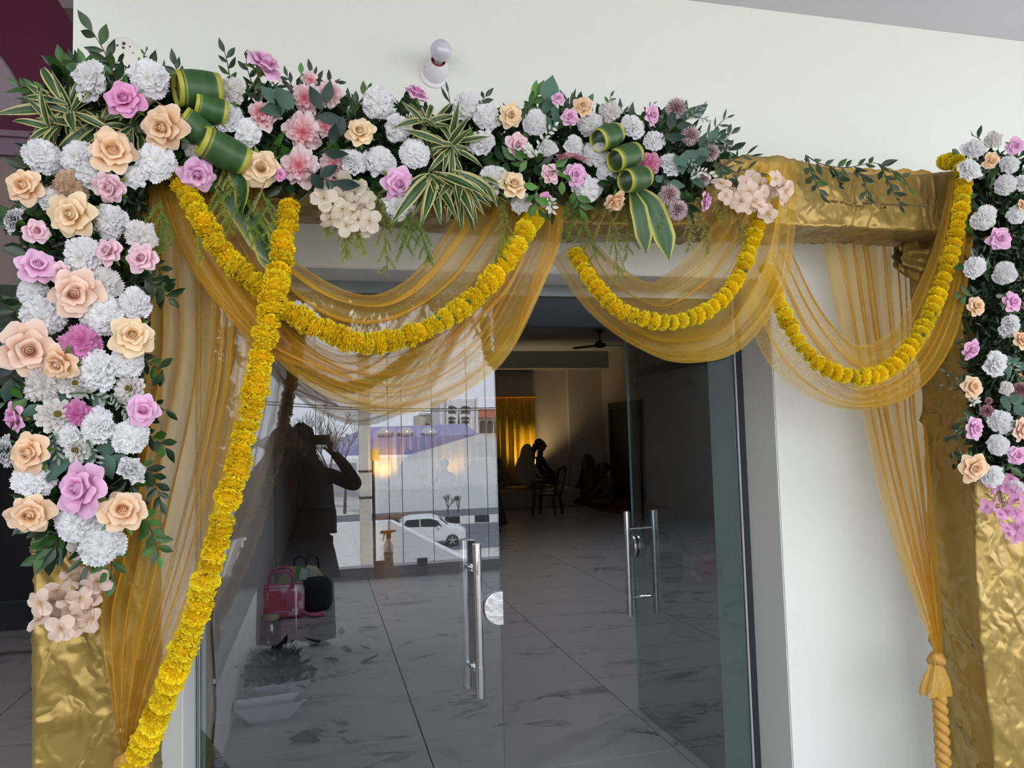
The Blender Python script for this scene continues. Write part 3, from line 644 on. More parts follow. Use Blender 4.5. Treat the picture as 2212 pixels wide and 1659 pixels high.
# car
def car(c, rz):
    t = empty('car', c, 'white hatchback car on the road, mirrored in the closed glass leaf', 'car'); t.rotation_euler.z = rz
    wp = mat('white_car_paint', (.75, .77, .80), .3, coat=.6); dg = mat('dark_car_glass', (.03, .035, .04), .1)
    prof = [(-1.95, .35), (-1.98, .75), (-1.9, 1.0), (-1.55, 1.12), (-1.35, 1.5), (-.9, 1.6), (.1, 1.62), (.55, 1.5), (1.05, 1.1), (1.7, .98), (1.95, .8), (1.98, .4), (1.6, .3), (-1.6, .3)]
    o = MB().prism([(x, -.85, z) for x, z in prof], (0, 1.7, 0)).obj('body', wp, t); bevel(o, .08, 3)
    for s in (-1, 1):
        y = s*.856
        for poly in ([(-1.28, 1.12), (-1.12, 1.46), (-.45, 1.5), (-.45, 1.1)], [(-.38, 1.1), (-.38, 1.5), (.12, 1.5), (.5, 1.38), (.72, 1.08)]):
            MB().prism([(x, y, z) for x, z in poly], (0, s*.012, 0)).obj('side_window', dg, t)
        MB().box((.5, y, 1.02), (.62, y+s*.14, 1.14)).obj('wing_mirror', wp, t)
        for x in (-1.2, 1.25):
            Mx = Matrix.Translation((x, s*.78, .33)) @ Matrix.Rotation(PI/2, 4, 'X')
            w_ = MB().lathe([(0, -.1), (.3, -.1), (.33, -.07), (.33, .07), (.3, .1), (0, .1)], 24, Mx).obj('wheel', M['rubber'], t)
            for k in range(5):
                an = k*2*PI/5
                MB().box((-.03, -.105, 0), (.03, .105, .22), Matrix.Translation((x, s*.78, .33)) @ Matrix.Rotation(an, 4, 'Y')).obj('spoke', M['steel'], w_)
    MB().prism([(.62, -.72, 1.46), (1.02, -.78, 1.13), (1.02, .78, 1.13), (.62, .72, 1.46)], (.02, 0, .02)).obj('windscreen', dg, t)
    MB().box((1.9, -.8, .72), (2.0, -.5, .86)).obj('headlamp', M['chrome'], t); MB().box((1.9, .5, .72), (2.0, .8, .86)).obj('headlamp', M['chrome'], t)
    MB().box((1.93, -.45, .45), (2.01, .45, .66)).obj('grille', kb, t)
    return t
q = MZ(925, 1180, GZ); cr_ = car((q.x, q.y, GZ+.03), .12)
# pole
q = MY(790, 1125, 21); po = empty('utility_pole', (q.x, q.y, GZ), 'pale concrete pole beyond the porch, mirrored left of the spray bottle', 'pole')
MB().box((-.15, -.13, 0), (.15, .13, 9.4)).obj('shaft', mat('pale_concrete', (.55, .50, .43), .9, var=.15, vscale=3), po)
for z in (8.0, 4.2, 4.9): MB().box((-.17, -.15, z), (.17, .15, z+.05)).obj('clamp', kb, po)
MB().box((.16, -.2, 5.2), (.38, .1, 5.5)).obj('meter_box', mat('ochre_box', (.5, .32, .1), .6), po)
MB().tube([(.22, .0, 0), (.22, 0, 5.2)], .04, 8).obj('conduit', kb, po)
# long white boundary wall, shed, houses
def far(name, x0, y0, x1, y1, Y, dep, m, label=None, cat=None, parent=None, kind=None):
    a = MY(x0, y1, Y); b = MY(x1, y0, Y); o = MB().box((a.x, a.y-dep, a.z), (b.x, a.y, b.z)).obj(name, m, parent)
    return tag(o, label, cat, None, kind) if (label or kind) else o
far('boundary_wall', 790, 982, 1200, 1112, 60, .4, whitew, 'tall whitewashed boundary wall across the road, mirrored in the glass', 'wall')
far('boundary_wall', 560, 1000, 770, 1075, 66, .4, mat('grey_wall', (.30, .31, .34), .9), 'dull grey boundary wall left of the pole, mirrored in the glass', 'wall')
sm_ = mat('blue_roof_sheet', (.22, .23, .42), .6); rib = mat('ribbed_white_sheet', (.52, .55, .58), .7)
s0 = MY(735, 985, 75); sh = empty('shed', (s0.x, s0.y, GZ), 'long shed with a slate-blue roof and ribbed white gable, mirrored in the glass', 'shed')
T = Matrix.Translation(-Vector((s0.x, s0.y, GZ)))
def rel(v): return Vector(v) - Vector((s0.x, s0.y, GZ))
MB().prism([rel(MY(715, 985, 75)), rel(MY(885, 982, 75)), rel(MY(1035, 938, 75)), rel(MY(805, 947, 75))], (0, -8, 1.2)).obj('roof', sm_, sh)
g0, g1, g2, g3 = MY(880, 984, 74), MY(1035, 938, 74), MY(1130, 960, 74), MY(1130, 990, 74)
for k in range(26):
    x = g0.x + (g3.x-g0.x)*k/26; xm = x + (g3.x-g0.x)/52
    z = g0.z + (g1.z-g0.z)*min(1, (xm-g0.x)/(g1.x-g0.x)) if xm < g1.x else g1.z + (g2.z-g1.z)*(xm-g1.x)/(g2.x-g1.x)
    MB().box((x-s0.x, g0.y-s0.y-.06*(k % 2), -0), (x-s0.x+(g3.x-g0.x)/26, g0.y-s0.y+.1, z-GZ)).obj('ribbed_panel', rib, sh)
for x in (833, 876, 927):
    v = rel(MY(x, 945, 76)); MB().lathe([(.5, -.6), (.5, 0), (.8, .2), (.8, .6), (.4, .95), (0, 1)], 14, Matrix.Translation(v)).obj('roof_vent', M['steel'], sh)
beige = mat('beige_render', (.50, .47, .42), .9); wht = mat('white_render', (.62, .62, .64), .9); dkp = mat('dark_opening', (.06, .06, .07), .9); redr = mat('red_roof_tile', (.42, .15, .11), .8)
b0 = MY(905, 945, 110)
def house(name, label, x0, y0, x1, y1, Y, m):
    a_ = MY((x0+x1)/2, y1, Y); t = empty(name, (a_.x, a_.y, a_.z), label, 'building')
    def R_(x, y, dy=0): v = MY(x, y, Y) - a_; v.y += dy; return v
    A, B = R_(x0, y1), R_(x1, y0); MB().box((A.x, -8, -8), (B.x, 0, B.z)).obj('wall', m, t); return t, R_
h1, R1 = house('house', 'beige flat roofed house left of the carved white tower, mirrored', 908, 895, 952, 948, 108, beige)
for x in (918, 932): MB().prism([R1(x, 915, .05), R1(x+8, 915, .05), R1(x+8, 930, .05), R1(x, 930, .05)], (0, .05, 0)).obj('window', dkp, h1)
MB().prism([R1(906, 892, .3), R1(954, 892, .3), R1(954, 896, .3), R1(906, 896, .3)], (0, -1, 0)).obj('parapet', wht, h1)
h2, R2 = house('carved_tower', 'white building front with dark carved wing and lattice openings, mirrored', 950, 862, 1030, 948, 100, wht)
for sx in (-1, 1):
    for (ya, hw) in ((880, 10), (890, 10), (903, 9), (911, 8)):
        n = 7; c_ = 990 + sx*15
        up = [(c_ - hw + 2*hw*i/n, ya - (3*math.sin(PI*i/n))) for i in range(n+1)]
        dn = [(c_ + hw - 2*hw*i/n, ya + 4 - 2*abs(math.sin(PI*i/1.5))) for i in range(n+1)]
        MB().prism([R2(x, y, .06) for x, y in up+dn], (0, .06, 0)).obj('carved_opening', dkp, h2)
    MB().prism([R2(990+sx*16, 905, .06), R2(990+sx*16+4, 938, .06), R2(990+sx*16-4, 938, .06)], (0, .06, 0)).obj('carved_opening', dkp, h2)
MB().prism([R2(991, 885, .06), R2(994, 940, .06), R2(988, 940, .06)], (0, .06, 0)).obj('carved_opening', dkp, h2)
for x in (951, 965, 1029): MB().prism([R2(x-2, 858, .2), R2(x+2, 858, .2), R2(x+2, 948, .2), R2(x-2, 948, .2)], (0, .3, 0)).obj('pilaster', wht, h2)
h3, R3_ = house('villa', 'house with a red tiled roof and arched balcony, mirrored by the leaf edge', 1030, 900, 1130, 948, 120, beige)
MB().prism([R3_(1022, 902, 1), R3_(1034, 884, 1), R3_(1140, 884, 1), R3_(1140, 902, 1)], (0, -6, 0)).obj('roof', redr, h3)
for x in (1036, 1052, 1068): MB().prism([R3_(x, 935, .06), R3_(x, 915, .06), R3_(x+4, 909, .06), R3_(x+9, 909, .06), R3_(x+13, 915, .06), R3_(x+13, 935, .06)], (0, .06, 0)).obj('arch_opening', dkp, h3)
# hazy rows of trees on the horizon, bare tree, palms, rubble
hz = mat('far_tree_haze', (.24, .26, .28), 1)  # distance haze is mixed into this grey tree colour
for k, (x, w_, h_) in enumerate(((520, 60, 16), (600, 70, 14), (700, 60, 12), (760, 50, 14), (815, 30, 10), (835, 22, 12), (870, 40, 11), (895, 30, 9))):
    q = MY(x, 950, 150 + k); R_ = w_*150/FPX/2
    tag(blob('distant_tree', (q.x, q.y, q.z-R_*.2), R_, hz, None, (1, .6, h_/w_*2.2), k*3.1, .6), 'hazy tree on the far horizon, %s of eight from the left in the mirror view' % ('first', 'second', 'third', 'fourth', 'fifth', 'sixth', 'seventh', 'last')[k], 'tree', 'far trees on the horizon')
bark = mat('grey_bark', (.10, .08, .08), .9)
def bare_tree(px_, pb_, pt_, Y, label, seed):
    rnd = random.Random(seed); b_ = MY(px_, pb_, Y); t_ = MY(px_, pt_, Y); H = (t_.z-b_.z); tr = MB()
    def grow(p, d, L, r, dep):
        q = p + d*L; tr.tube([p, (p+q)/2 + Vector((rnd.uniform(-.05, .05)*L, 0, 0)), q], [r, r*.8, r*.6], 5, False)
        if dep == 0: return
        for _ in range(3):
            nd = (d + Vector((rnd.uniform(-.75, .75), rnd.uniform(-.75, .75), rnd.uniform(-.1, .5)))).normalized(); grow(q, nd, L*rnd.uniform(.6, .8), r*.6, dep-1)
    grow(Vector((b_.x, b_.y, b_.z)), Vector((.05, 0, 1)), H*.3, .07, 5)
    return tag(tr.obj('bare_tree', bark), label, 'tree')
bare_tree(712, 1110, 850, 26, 'bare thin tree just left of the pale pole, mirrored', 3)
bare_tree(745, 1110, 880, 30, 'bare forked tree close behind the pale pole, mirrored', 9)
bare_tree(968, 1112, 1060, 56, 'small bare sapling beyond the kerb, left of the two, mirrored', 4)
bare_tree(990, 1112, 1065, 57, 'small bare sapling beyond the kerb, right of the two, mirrored', 5)
q = MY(855, 1108, 52); tag(blob('rubble_heap', (q.x, q.y, GZ+.1), 1.1, mat('brown_rubble', (.2, .12, .09), 1, bump=1, bscale=2), None, (1.5, .6, .5), 4, .8), 'brown heap of rubble before the boundary wall, mirrored', 'rubble')
for z1, z2, Y in ((855, 862, 40), (862, 866, 41)):
    p0, p1 = MY(300, z1-8, Y), MY(1300, z2+12, Y); tag(MB().tube(spline([p0, (p0+p1)/2 - Vector((0, 0, .5)), p1], 20), .025, 5).obj('overhead_wire', kb), 'thin overhead wire crossing the sky, mirrored in the glass, %s' % ('upper' if Y == 40 else 'lower'), 'wire')
# spray bottle on the porch floor
q = MZ(838, 1240, 0); sbt = empty('spray_bottle', (q.x, q.y+.13, 0), 'spray bottle with red-brown trigger and teal label bands, mirrored in the glass', 'bottle')
clr = glass_mat('bottle_plastic', (.62, .62, .66), .06, .3); S_ = 1.72
def lz(pr): return [(r*S_, z*S_) for r, z in pr]
MB().lathe(lz([(0, .001), (.036, .001), (.038, .012), (.033, .06), (.031, .10), (.027, .15), (.034, .185), (.03, .21), (.014, .235), (.013, .25)]), 24).obj('bottle', clr, sbt)
MB().lathe(lz([(0, .003), (.0375, .012), (.0335, .06), (.0315, .10), (.0275, .15), (0, .15)]), 24).obj('liquid', mat('brown_liquid', (.035, .022, .028), .3), sbt)
teal = mat('teal_label', (.03, .30, .36), .5)
for z0, z1 in ((.005, .035), (.135, .158)): MB().lathe(lz([(.0395 if z0 < .1 else .0295, z0), (.0385 if z0 < .1 else .0335, z1)]), 24).obj('label_band', teal, sbt)
tm_ = mat('red_brown_trigger', (.30, .05, .03), .4)
o = MB().prism([(x*S_, -.012, z*S_) for x, z in ((-.055, .295), (-.045, .305), (.05, .305), (.055, .296), (.02, .29), (.016, .25), (-.012, .25), (-.014, .28), (-.055, .287))], (0, .024*S_, 0)).obj('nozzle_head', tm_, sbt); bevel(o, .004)
MB().prism([(x*S_, -.006, z*S_) for x, z in ((-.02, .285), (-.03, .283), (-.036, .25), (-.042, .24), (-.036, .236), (-.028, .25))], (0, .014*S_, 0)).obj('trigger', tm_, sbt)
# hanging cords by the open edge
for k, x in enumerate((678, 832, 860, 925, 1000, 1040)):
    a_, b_ = MY(x, 560, 8.9), MY(x, 1225, 8.9); tag(MB().tube([(a_.x, a_.y, 3.22), (a_.x, a_.y+.01, 2), (a_.x, a_.y, .15)], .004, 5).obj('hanging_cord', kb), 'thin dark cord along the open porch edge, %s from the left in the mirror' % ('first', 'second', 'third', 'fourth', 'fifth', 'sixth')[k], 'cord', 'cords hanging along the porch edge')
# ================= the photographer, mirrored in the closed leaf =================
ph = empty('person', (-.19, -.27, 0), 'photographer in dark tunic and scarf holding up a phone, mirrored in the closed leaf', 'person')
ph.scale = (1.25, 1, .985)
dc = mat('dark_tunic', (.022, .022, .032), .9); dt = mat('black_trousers', (.01, .01, .014), .9); sc = mat('dark_scarf', (.018, .017, .022), .85, bump=.5, bscale=25)
skinned('body', [
    [('pel', (0, 0, .92), (.17, .13)), ('wai', (0, 0, 1.08), (.15, .11)), ('che', (0, .01, 1.28), (.17, .12)), ('nec', (.0, .03, 1.43), .06), ('hed', (.02, .05, 1.52), .07)],
    [('che', 0, 0), (None, (.19, .02, 1.36), .06), (None, (.38, .1, 1.24), .055), (None, (.30, .24, 1.42), .04), (None, (.23, .27, 1.53), .03)],
    [('che', 0, 0), (None, (-.19, .02, 1.36), .06), (None, (-.34, .1, 1.22), .055), (None, (-.10, .22, 1.42), .04), (None, (.06, .26, 1.53), .03)],
    [('pel', 0, 0), (None, (.1, 0, .86), .1), (None, (.11, .02, .5), .075), (None, (.11, 0, .1), .05), (None, (.11, .14, .04), .035)],
    [('pel', 0, 0), (None, (-.1, 0, .86), .1), (None, (-.11, .02, .5), .075), (None, (-.11, 0, .1), .05), (None, (-.11, .14, .04), .035)]], dc, ph)
tu = MB(); n = 32; R_ = ((.175, .125, 1.42), (.20, .14, 1.3), (.185, .135, 1.12), (.22, .16, .95), (.27, .2, .75), (.31, .23, .53)); vs = []
for i, (rx, ry, z) in enumerate(R_):
    for k in range(n):
        a_ = 2*PI*k/n; w_ = 1 + .04*i*math.sin(k*2.2)*.4; vs.append((rx*w_*math.cos(a_) - .01*i, ry*w_*math.sin(a_), z))
tu.add(vs, [(i*n+k, i*n+(k+1) % n, (i+1)*n+(k+1) % n, (i+1)*n+k) for i in range(5) for k in range(n)], smooth=True); tu.obj('tunic', dc, ph)
for s in (-1, 1): MB().tube([(s*.11, 0, .85), (s*.12, .01, .5), (s*.12, 0, .1), (s*.12, 0, .06)], [.12, .11, .12, .12], 16).obj('trouser_leg', dt, ph)
hd = blob('head', (.0, .06, 1.59), .1, skin, ph, (.82, .95, 1.15), 1, .02)
blob('nose', (0, .16, 1.575), .016, skin, hd); blob('ear', (.083, .05, 1.58), .02, skin, hd, (.4, .8, 1.3)); blob('ear', (-.083, .05, 1.58), .02, skin, hd, (.4, .8, 1.3))
for s in (-1, 1): blob('eye', (s*.035, .148, 1.6), .011, mat('eye_white', (.5, .5, .5), .2) if s < 0 else bpy.data.materials['eye_white'], hd)
MB().tube([(-.025, .153, 1.535), (0, .158, 1.533), (.025, .153, 1.535)], .006, 6).obj('lips', mat('lips', (.2, .06, .05), .5), hd)
blob('hair', (0, .035, 1.615), .112, hairm, ph, (.9, .92, 1.05), 2, .06)
b = MB(); vs = []; n = 26; R_ = ((.05, 1.745), (.115, 1.7), (.14, 1.6), (.15, 1.5), (.21, 1.4), (.26, 1.25), (.29, 1.05), (.30, .88))
for i, (r, z) in enumerate(R_):
    for k in range(n+1):
        a_ = math.radians(118) + math.radians(304)*k/n; rr = r*(1 + .07*math.sin(k*1.7+i*.8))
        vs.append((rr*math.cos(a_) - .02*i*.5, rr*math.sin(a_)*.75 + .04 - .008*i, z + .02*math.sin(k*.9)))
b.add(vs, [(i*(n+1)+k, i*(n+1)+k+1, (i+1)*(n+1)+k+1, (i+1)*(n+1)+k) for i in range(7) for k in range(n)], smooth=True)
o = b.obj('scarf', sc, ph); o.modifiers.new('thick', 'SOLIDIFY').thickness = .008
# hands: palm and five fingers closing on the phone's ends
for s, hx in ((1, .22), (-1, .07)):
    base = Vector((hx, .262, 1.55)); ch = []
    hand = skinned('hand', [[('w', base + Vector((s*.012, -.01, -.05)), (.022, .014)), ('p', base + Vector((0, 0, -.01)), (.034, .014)), ('q', base + Vector((-s*.004, .002, .022)), (.034, .013))]] +
        [[('q', 0, 0), (None, base + Vector((-s*.012 + f_*.016 - .024, .006, .045)), .0085), (None, base + Vector((-s*.02 + f_*.014 - .022, -.002, .065 - abs(f_-1.4)*.005)), .0075), (None, base + Vector((-s*.028 + f_*.012 - .02, -.014, .066 - abs(f_-1.4)*.006)), .0065)] for f_ in range(4)] +
        [[('p', 0, 0), (None, base + Vector((-s*.03, -.006, -.002)), .010), (None, base + Vector((-s*.046, -.010, .018)), .008)]], skin, ph)
phn = tag(MB().box((-.08, -.004, -.038), (.08, .004, .038)).obj('phone', M['black'], None, Matrix.Translation((0, -.016, 1.6))), 'black phone held sideways by the photographer, mirrored in the glass', 'phone'); bevel(phn, .003)
MB().lathe([(0, 0), (.006, 0), (.006, .001), (0, .001)], 12, Matrix.Translation((.06, .0045, .02)) @ Matrix.Rotation(-PI/2, 4, 'X')).obj('lens', M['glassE'], phn)
# ================= satin wrapped frame =================
satin, t_, p_ = node_mat('gold_satin')
p_.inputs['Base Color'].default_value = (.37, .25, .06, 1); p_.inputs['Roughness'].default_value = .33; p_.inputs['Metallic'].default_value = .4
p_.inputs['Sheen Weight'].default_value = .1; p_.inputs['Anisotropic'].default_value = .4
tc_ = t_.nodes.new('ShaderNodeTexCoord'); n1 = t_.nodes.new('ShaderNodeTexNoise'); n1.inputs['Scale'].default_value = 7; n1.inputs['Detail'].default_value = 5; n1.inputs['Distortion'].default_value = 1.3
try: n1.noise_type = 'RIDGED_MULTIFRACTAL'
except Exception: pass
b_ = t_.nodes.new('ShaderNodeBump'); b_.inputs['Strength'].default_value = .62; b_.inputs['Distance'].default_value = .018
vo_ = t_.nodes.new('ShaderNodeTexVoronoi'); vo_.feature = 'DISTANCE_TO_EDGE'; vo_.inputs['Scale'].default_value = 6.5
nw = t_.nodes.new('ShaderNodeTexNoise'); nw.inputs['Scale'].default_value = 5; nw.inputs['Detail'].default_value = 3
va = t_.nodes.new('ShaderNodeVectorMath'); va.operation = 'MULTIPLY_ADD'; va.inputs[1].default_value = (.22, .22, .22)
mp_ = t_.nodes.new('ShaderNodeMapping'); mp_.inputs['Rotation'].default_value = (0, .55, 0); mp_.inputs['Scale'].default_value = (1.5, 1, .65)
cr_v = t_.nodes.new('ShaderNodeMapRange'); cr_v.inputs[1].default_value = 0; cr_v.inputs[2].default_value = .22; cr_v.interpolation_type = 'SMOOTHSTEP'
ad_ = t_.nodes.new('ShaderNodeMath'); ad_.operation = 'MULTIPLY_ADD'; ad_.inputs[1].default_value = -.55
t_.links.new(tc_.outputs['Object'], nw.inputs['Vector']); t_.links.new(nw.outputs['Color'], va.inputs[0]); t_.links.new(tc_.outputs['Object'], va.inputs[2])
t_.links.new(va.outputs[0], mp_.inputs[0]); t_.links.new(mp_.outputs[0], vo_.inputs['Vector']); t_.links.new(vo_.outputs['Distance'], cr_v.inputs[0]); t_.links.new(cr_v.outputs[0], ad_.inputs[0])
t_.links.new(mp_.outputs[0], n1.inputs['Vector']); t_.links.new(n1.outputs['Fac'], ad_.inputs[2]); t_.links.new(ad_.outputs[0], b_.inputs['Height']); t_.links.new(b_.outputs[0], p_.inputs['Normal'])
M['satin'] = satin
def ridge(v): return 1 - min(.5, abs(noise.noise(Euler((.5, .8, .3)).to_matrix() @ (v + Vector((.37, .71, .13))))))*2
_CR = Euler((.5, .8, .3)).to_matrix()
def nn3(x, y, z): return noise.noise(_CR @ Vector((x+.37, y+.71, z+.13)))
def crinkle(p, amt=1.0):
    q = Vector((p.x*.75 + p.z*.35, p.y, p.z*.7 - p.x*.45))
    a = noise.noise(Vector((q.x*5, q.y*5, q.z*2.0)))*.010
    msk = max(0, min(1, .5 + 1.6*noise.noise(Vector((q.x*3 + 3, q.y*3, q.z*2.6)))))
    b = ridge(Vector((q.x*8 + 5, q.y*8, q.z*3 + q.x*4)))**6*.012*msk
    c = ridge(Vector((q.x*19, q.y*19 + 9, q.z*13 - q.x*11)))**7*.010*msk
    return (a + b + c)*amt
def wrap(o_name, path, w_, h_, axis, label, nl, seed, amt=1.0, sag=None, cat='draped frame'):
    """satin sleeve round a square beam or post; path = (start, end) along its centre"""
    a, b = Vector(path[0]), Vector(path[1]); ax = (b-a).normalized()
    u = Vector((0, 1, 0)); v = ax.cross(u).normalized(); L = (b-a).length; ring = []
    K = 22
    for s, (x0, y0, x1, y1) in enumerate(((-1, -1, 1, -1), (1, -1, 1, 1), (1, 1, -1, 1), (-1, 1, -1, -1))):
        for k in range(K): t = k/K; ring.append(((x0+(x1-x0)*t)*w_/2, (y0+(y1-y0)*t)*h_/2))
    m = MB(); vs = []; N = len(ring)
    for i in range(nl+1):
        for (du, dv) in ring:
            p = a + ax*(L*i/nl) + v*du + u*dv
            n = Vector(v*du/(w_/2) + u*dv/(h_/2)); n.normalize()
            d = crinkle(p + Vector((seed, 0, seed*2)), amt) + .004
            if sag: p = p + sag(p, i/nl, du, dv)
            vs.append(p + n*d)
    m.add(vs, [(i*N+k, i*N+(k+1) % N, (i+1)*N+(k+1) % N, (i+1)*N+k) for i in range(nl) for k in range(N)], smooth=True)
    m.add(vs[:N], [tuple(range(N))]); m.add(vs[-N:], [tuple(range(N))[::-1]])
    o = m.obj(o_name, M['satin']); tag(o, label, cat); return o
BZ0, BZ1, BY0, BY1 = 2.305, 2.525, 2.30, 2.52
BLX, BRX = -.735, 2.62
def bsag(p, t, du, dv):
    x = p.x; low = p.z < 2.4
    s = .03*math.exp(-((x-.85)/.5)**2) if low else .012*math.sin(x*7)
    return Vector((0, 0, -s - (.02*math.exp(-((x-1.9)/.25)**2) if not low else 0)))
wrap('satin_beam', ((BLX, 2.41, 2.415), (BRX, 2.41, 2.415)), BZ1-BZ0, BY1-BY0, 'X', 'gold satin wrapped crossbeam spanning above the doorway', 300, 1, 1.0, bsag)
wrap('satin_post', ((-.60, 2.41, .002), (-.60, 2.41, 2.30)), .26, .22, 'Z', 'gold satin wrapped post at the left end of the frame', 210, 7, 1.15)
def lsag(p, t, du, dv): return Vector((.012*math.sin(p.z*5), 0, 0))
wrap('satin_post', ((2.30+.17, 2.41, .002), (2.30+.17, 2.41, 2.30)), .34, .22, 'Z', 'gold satin wrapped post at the right end of the frame', 210, 23, 1.25, lsag)
# gathered satin knot under the beam by the right post
b = MB(); vs = []; n = 40; c0 = PY(1962, 568, 2.46)
for i in range(22):
    t = i/21; r = .035 + .035*math.sin(t*PI) ; cx = c0.x - .05 + .28*t
    for k in range(n):
        a = 2*PI*k/n; rr = r*(1 + .28*math.sin(k*PI*2/n*7 + t*2.5) + .15*noise.noise(Vector((t*4, k*.3, 0))))
        vs.append((cx, 2.46 + rr*math.cos(a)*.7, c0.z - .03*t + .02 + rr*math.sin(a)*1.1))
b.add(vs, [(i*n+k, i*n+(k+1) % n, (i+1)*n+(k+1) % n, (i+1)*n+k) for i in range(21) for k in range(n)], smooth=True)
tag(b.obj('satin_knot', M['satin']), 'dark gathered satin knot under the beam beside the right post', 'cloth')
# black cable along the top of the beam
tag(MB().tube(spline([PY(1480, 322, 2.36), PY(1560, 342, 2.34), PY(1600, 343, 2.34), PY(1660, 352, 2.36)], 20), .006, 8).obj('cable', M['black']), 'black cable emerging from the flowers on top of the satin beam', 'cable')
# rolled sheer edging on the top of the beam
b = MB(); pts = spline([PY(1640, 354, 2.33), PY(1750, 366, 2.32), (PY(1850, 374, 2.32)), PY(1960, 376, 2.32), PY(2060, 386, 2.31)], 90); vs = []; n = 12
for i, p in enumerate(pts):
    for k in range(n):
        a = 2*PI*k/n; r = .015*(1 + .35*math.sin(k*PI*2/n*3 + i*.7) + .3*noise.noise(Vector((i*.35, k, 0)))); vs.append(p + Vector((0, r*math.cos(a), r*math.sin(a))))
b.add(vs, [(i*n+k, i*n+(k+1) % n, (i+1)*n+(k+1) % n, (i+1)*n+k) for i in range(89) for k in range(n)], smooth=True)
tag(b.obj('rolled_cloth', M['sheer2']), 'rolled golden sheer edging along the top of the beam at the right', 'cloth')

# ================= sheer drapes =================
def drape(name, rails, label, nu=90, nv=150, k=9, over=1.15, dep=.022, seed=0, m='sheer', pinch=(1, 1), warp=.5, cat='drape', parent=None, dens=None):
    """cloth between rails (each a list of (px, py, Y) points); folds run along the rails"""
    rnd = random.Random(seed); R_ = [spline([PY(*p) for p in r], nu) for r in rails]; nr = len(R_)
    ph = [rnd.uniform(0, 6.28) for _ in range(6)]; vs = []; uv = []
    ws = [rnd.choice((.45, .7, 1, 1.5, 2.3)) for _ in range(k)]; FB = [0]
    for w in ws: FB.append(FB[-1] + w/sum(ws))
    FB[-1] = 1.01; FA = [rnd.choice((.7, 1.0, 1.3, 1.6)) for _ in range(k)]
    for i in range(nu):
        t = i/(nu-1); col = [r[i] for r in R_]
        Q = [col[0]*2-col[1]] + col + [col[-1]*2-col[-2]]
        env = min(1, .35 + 1.3*math.sin(PI*(pinch[0]*.0 + t))) if pinch != (0, 0) else 1
        for j in range(nv):
            v = j/(nv-1)
            vq = min(.999, max(0, v + .03*noise.noise(Vector((t*2.2, v*3, seed))) + .015*noise.noise(Vector((t*6, v*7, seed+5)))))
            fi = 0
            while FB[fi+1] < vq: fi += 1
            fw = FB[fi+1]-FB[fi]; ang = 2*PI*(fi + (vq-FB[fi])/fw)
            A = over*fw/(2*PI)*FA[fi]*(.6 + .8*abs(noise.noise(Vector((v*6, seed*1.7, t*1.5)))*2))
            edge = min(1, v*8, (1-v)*8)
            vv = min(1, max(0, v + A*math.sin(ang)*edge))
            x = vv*(nr-1); s = min(nr-2, int(x)); f = x - s
            if nr == 2: p = col[0].lerp(col[1], vv)
            else:
                a, b, c, d = Q[s:s+4]; p = .5*((2*b) + (c-a)*f + (2*a-5*b+4*c-d)*f*f + (3*b-a-3*c+d)*f**3)
            off = dep*env*min(1.3, fw*k)*math.cos(ang) + .18*dep*math.sin(2.3*ang+ph[3]+t*3)
            vs.append(p + Vector((0, off, .003*noise.noise(Vector((t*9, v*14, seed)))))); uv.append((t, v))
    fs = [(i*nv+j, i*nv+j+1, (i+1)*nv+j+1, (i+1)*nv+j) for i in range(nu-1) for j in range(nv-1)]
    o = MB().add(vs, fs, uv, True).obj(name, M[m], parent)
    return tag(o, label, cat) if parent is None else o
fY = 2.255
# left curtain: fans out from the flowers down to the tie at the foot of the post
drape('sheer_curtain', [
    [(322, 380, fY), (322, 700, fY), (290, 950, fY), (238, 1200, fY), (212, 1330, fY), (238, 1500, fY), (262, 1640, fY)],
    [(400, 400, fY), (420, 700, fY), (385, 950, fY), (330, 1200, fY), (290, 1400, fY), (272, 1560, fY), (272, 1640, fY)],
    [(480, 400, fY), (500, 700, fY), (462, 950, fY), (400, 1200, fY), (335, 1400, fY), (292, 1560, fY), (282, 1640, fY)],
    [(570, 400, fY), (572, 720, fY), (530, 950, fY), (458, 1200, fY), (385, 1400, fY), (315, 1560, fY), (292, 1640, fY)]],
    'golden sheer side curtain fanning from the flowers to the tie at lower left', m='sheer3', k=8, seed=3, dep=.013, over=1.25)
# wide swag across the closed leaf
s1 = drape('sheer_swag', [
    [(520, 380, 2.24), (560, 450, 2.23), (610, 535, 2.2), (690, 597, 2.19), (760, 630, 2.19), (830, 632, 2.19), (900, 582, 2.2), (955, 510, 2.22), (990, 440, 2.25)],
    [(470, 380, 2.24), (510, 480, 2.23), (580, 590, 2.19), (680, 680, 2.17), (780, 715, 2.17), (880, 700, 2.17), (980, 630, 2.19), (1060, 520, 2.22), (1100, 440, 2.25)],
    [(410, 380, 2.24), (450, 510, 2.23), (540, 650, 2.19), (660, 765, 2.16), (790, 820, 2.16), (910, 805, 2.16), (1030, 720, 2.18), (1110, 570, 2.22), (1160, 440, 2.25)],
    [(335, 390, 2.24), (372, 520, 2.23), (450, 635, 2.2), (550, 738, 2.17), (700, 852, 2.16), (880, 895, 2.16), (1080, 792, 2.18), (1195, 570, 2.22), (1222, 440, 2.25)]],
    'wide golden sheer swag hanging across the closed glass leaf', nu=120, nv=240, k=11, seed=11, dep=.013, over=1.3)
drape('gathered_fold', [[(440, 400, 2.225), (490, 520, 2.205), (560, 640, 2.18), (640, 730, 2.16), (760, 815, 2.15)], [(345, 400, 2.225), (390, 535, 2.2), (470, 655, 2.17), (575, 765, 2.15), (762, 820, 2.145)]], '', nu=60, nv=60, k=4, seed=12, dep=.01, over=1.3, parent=s1)
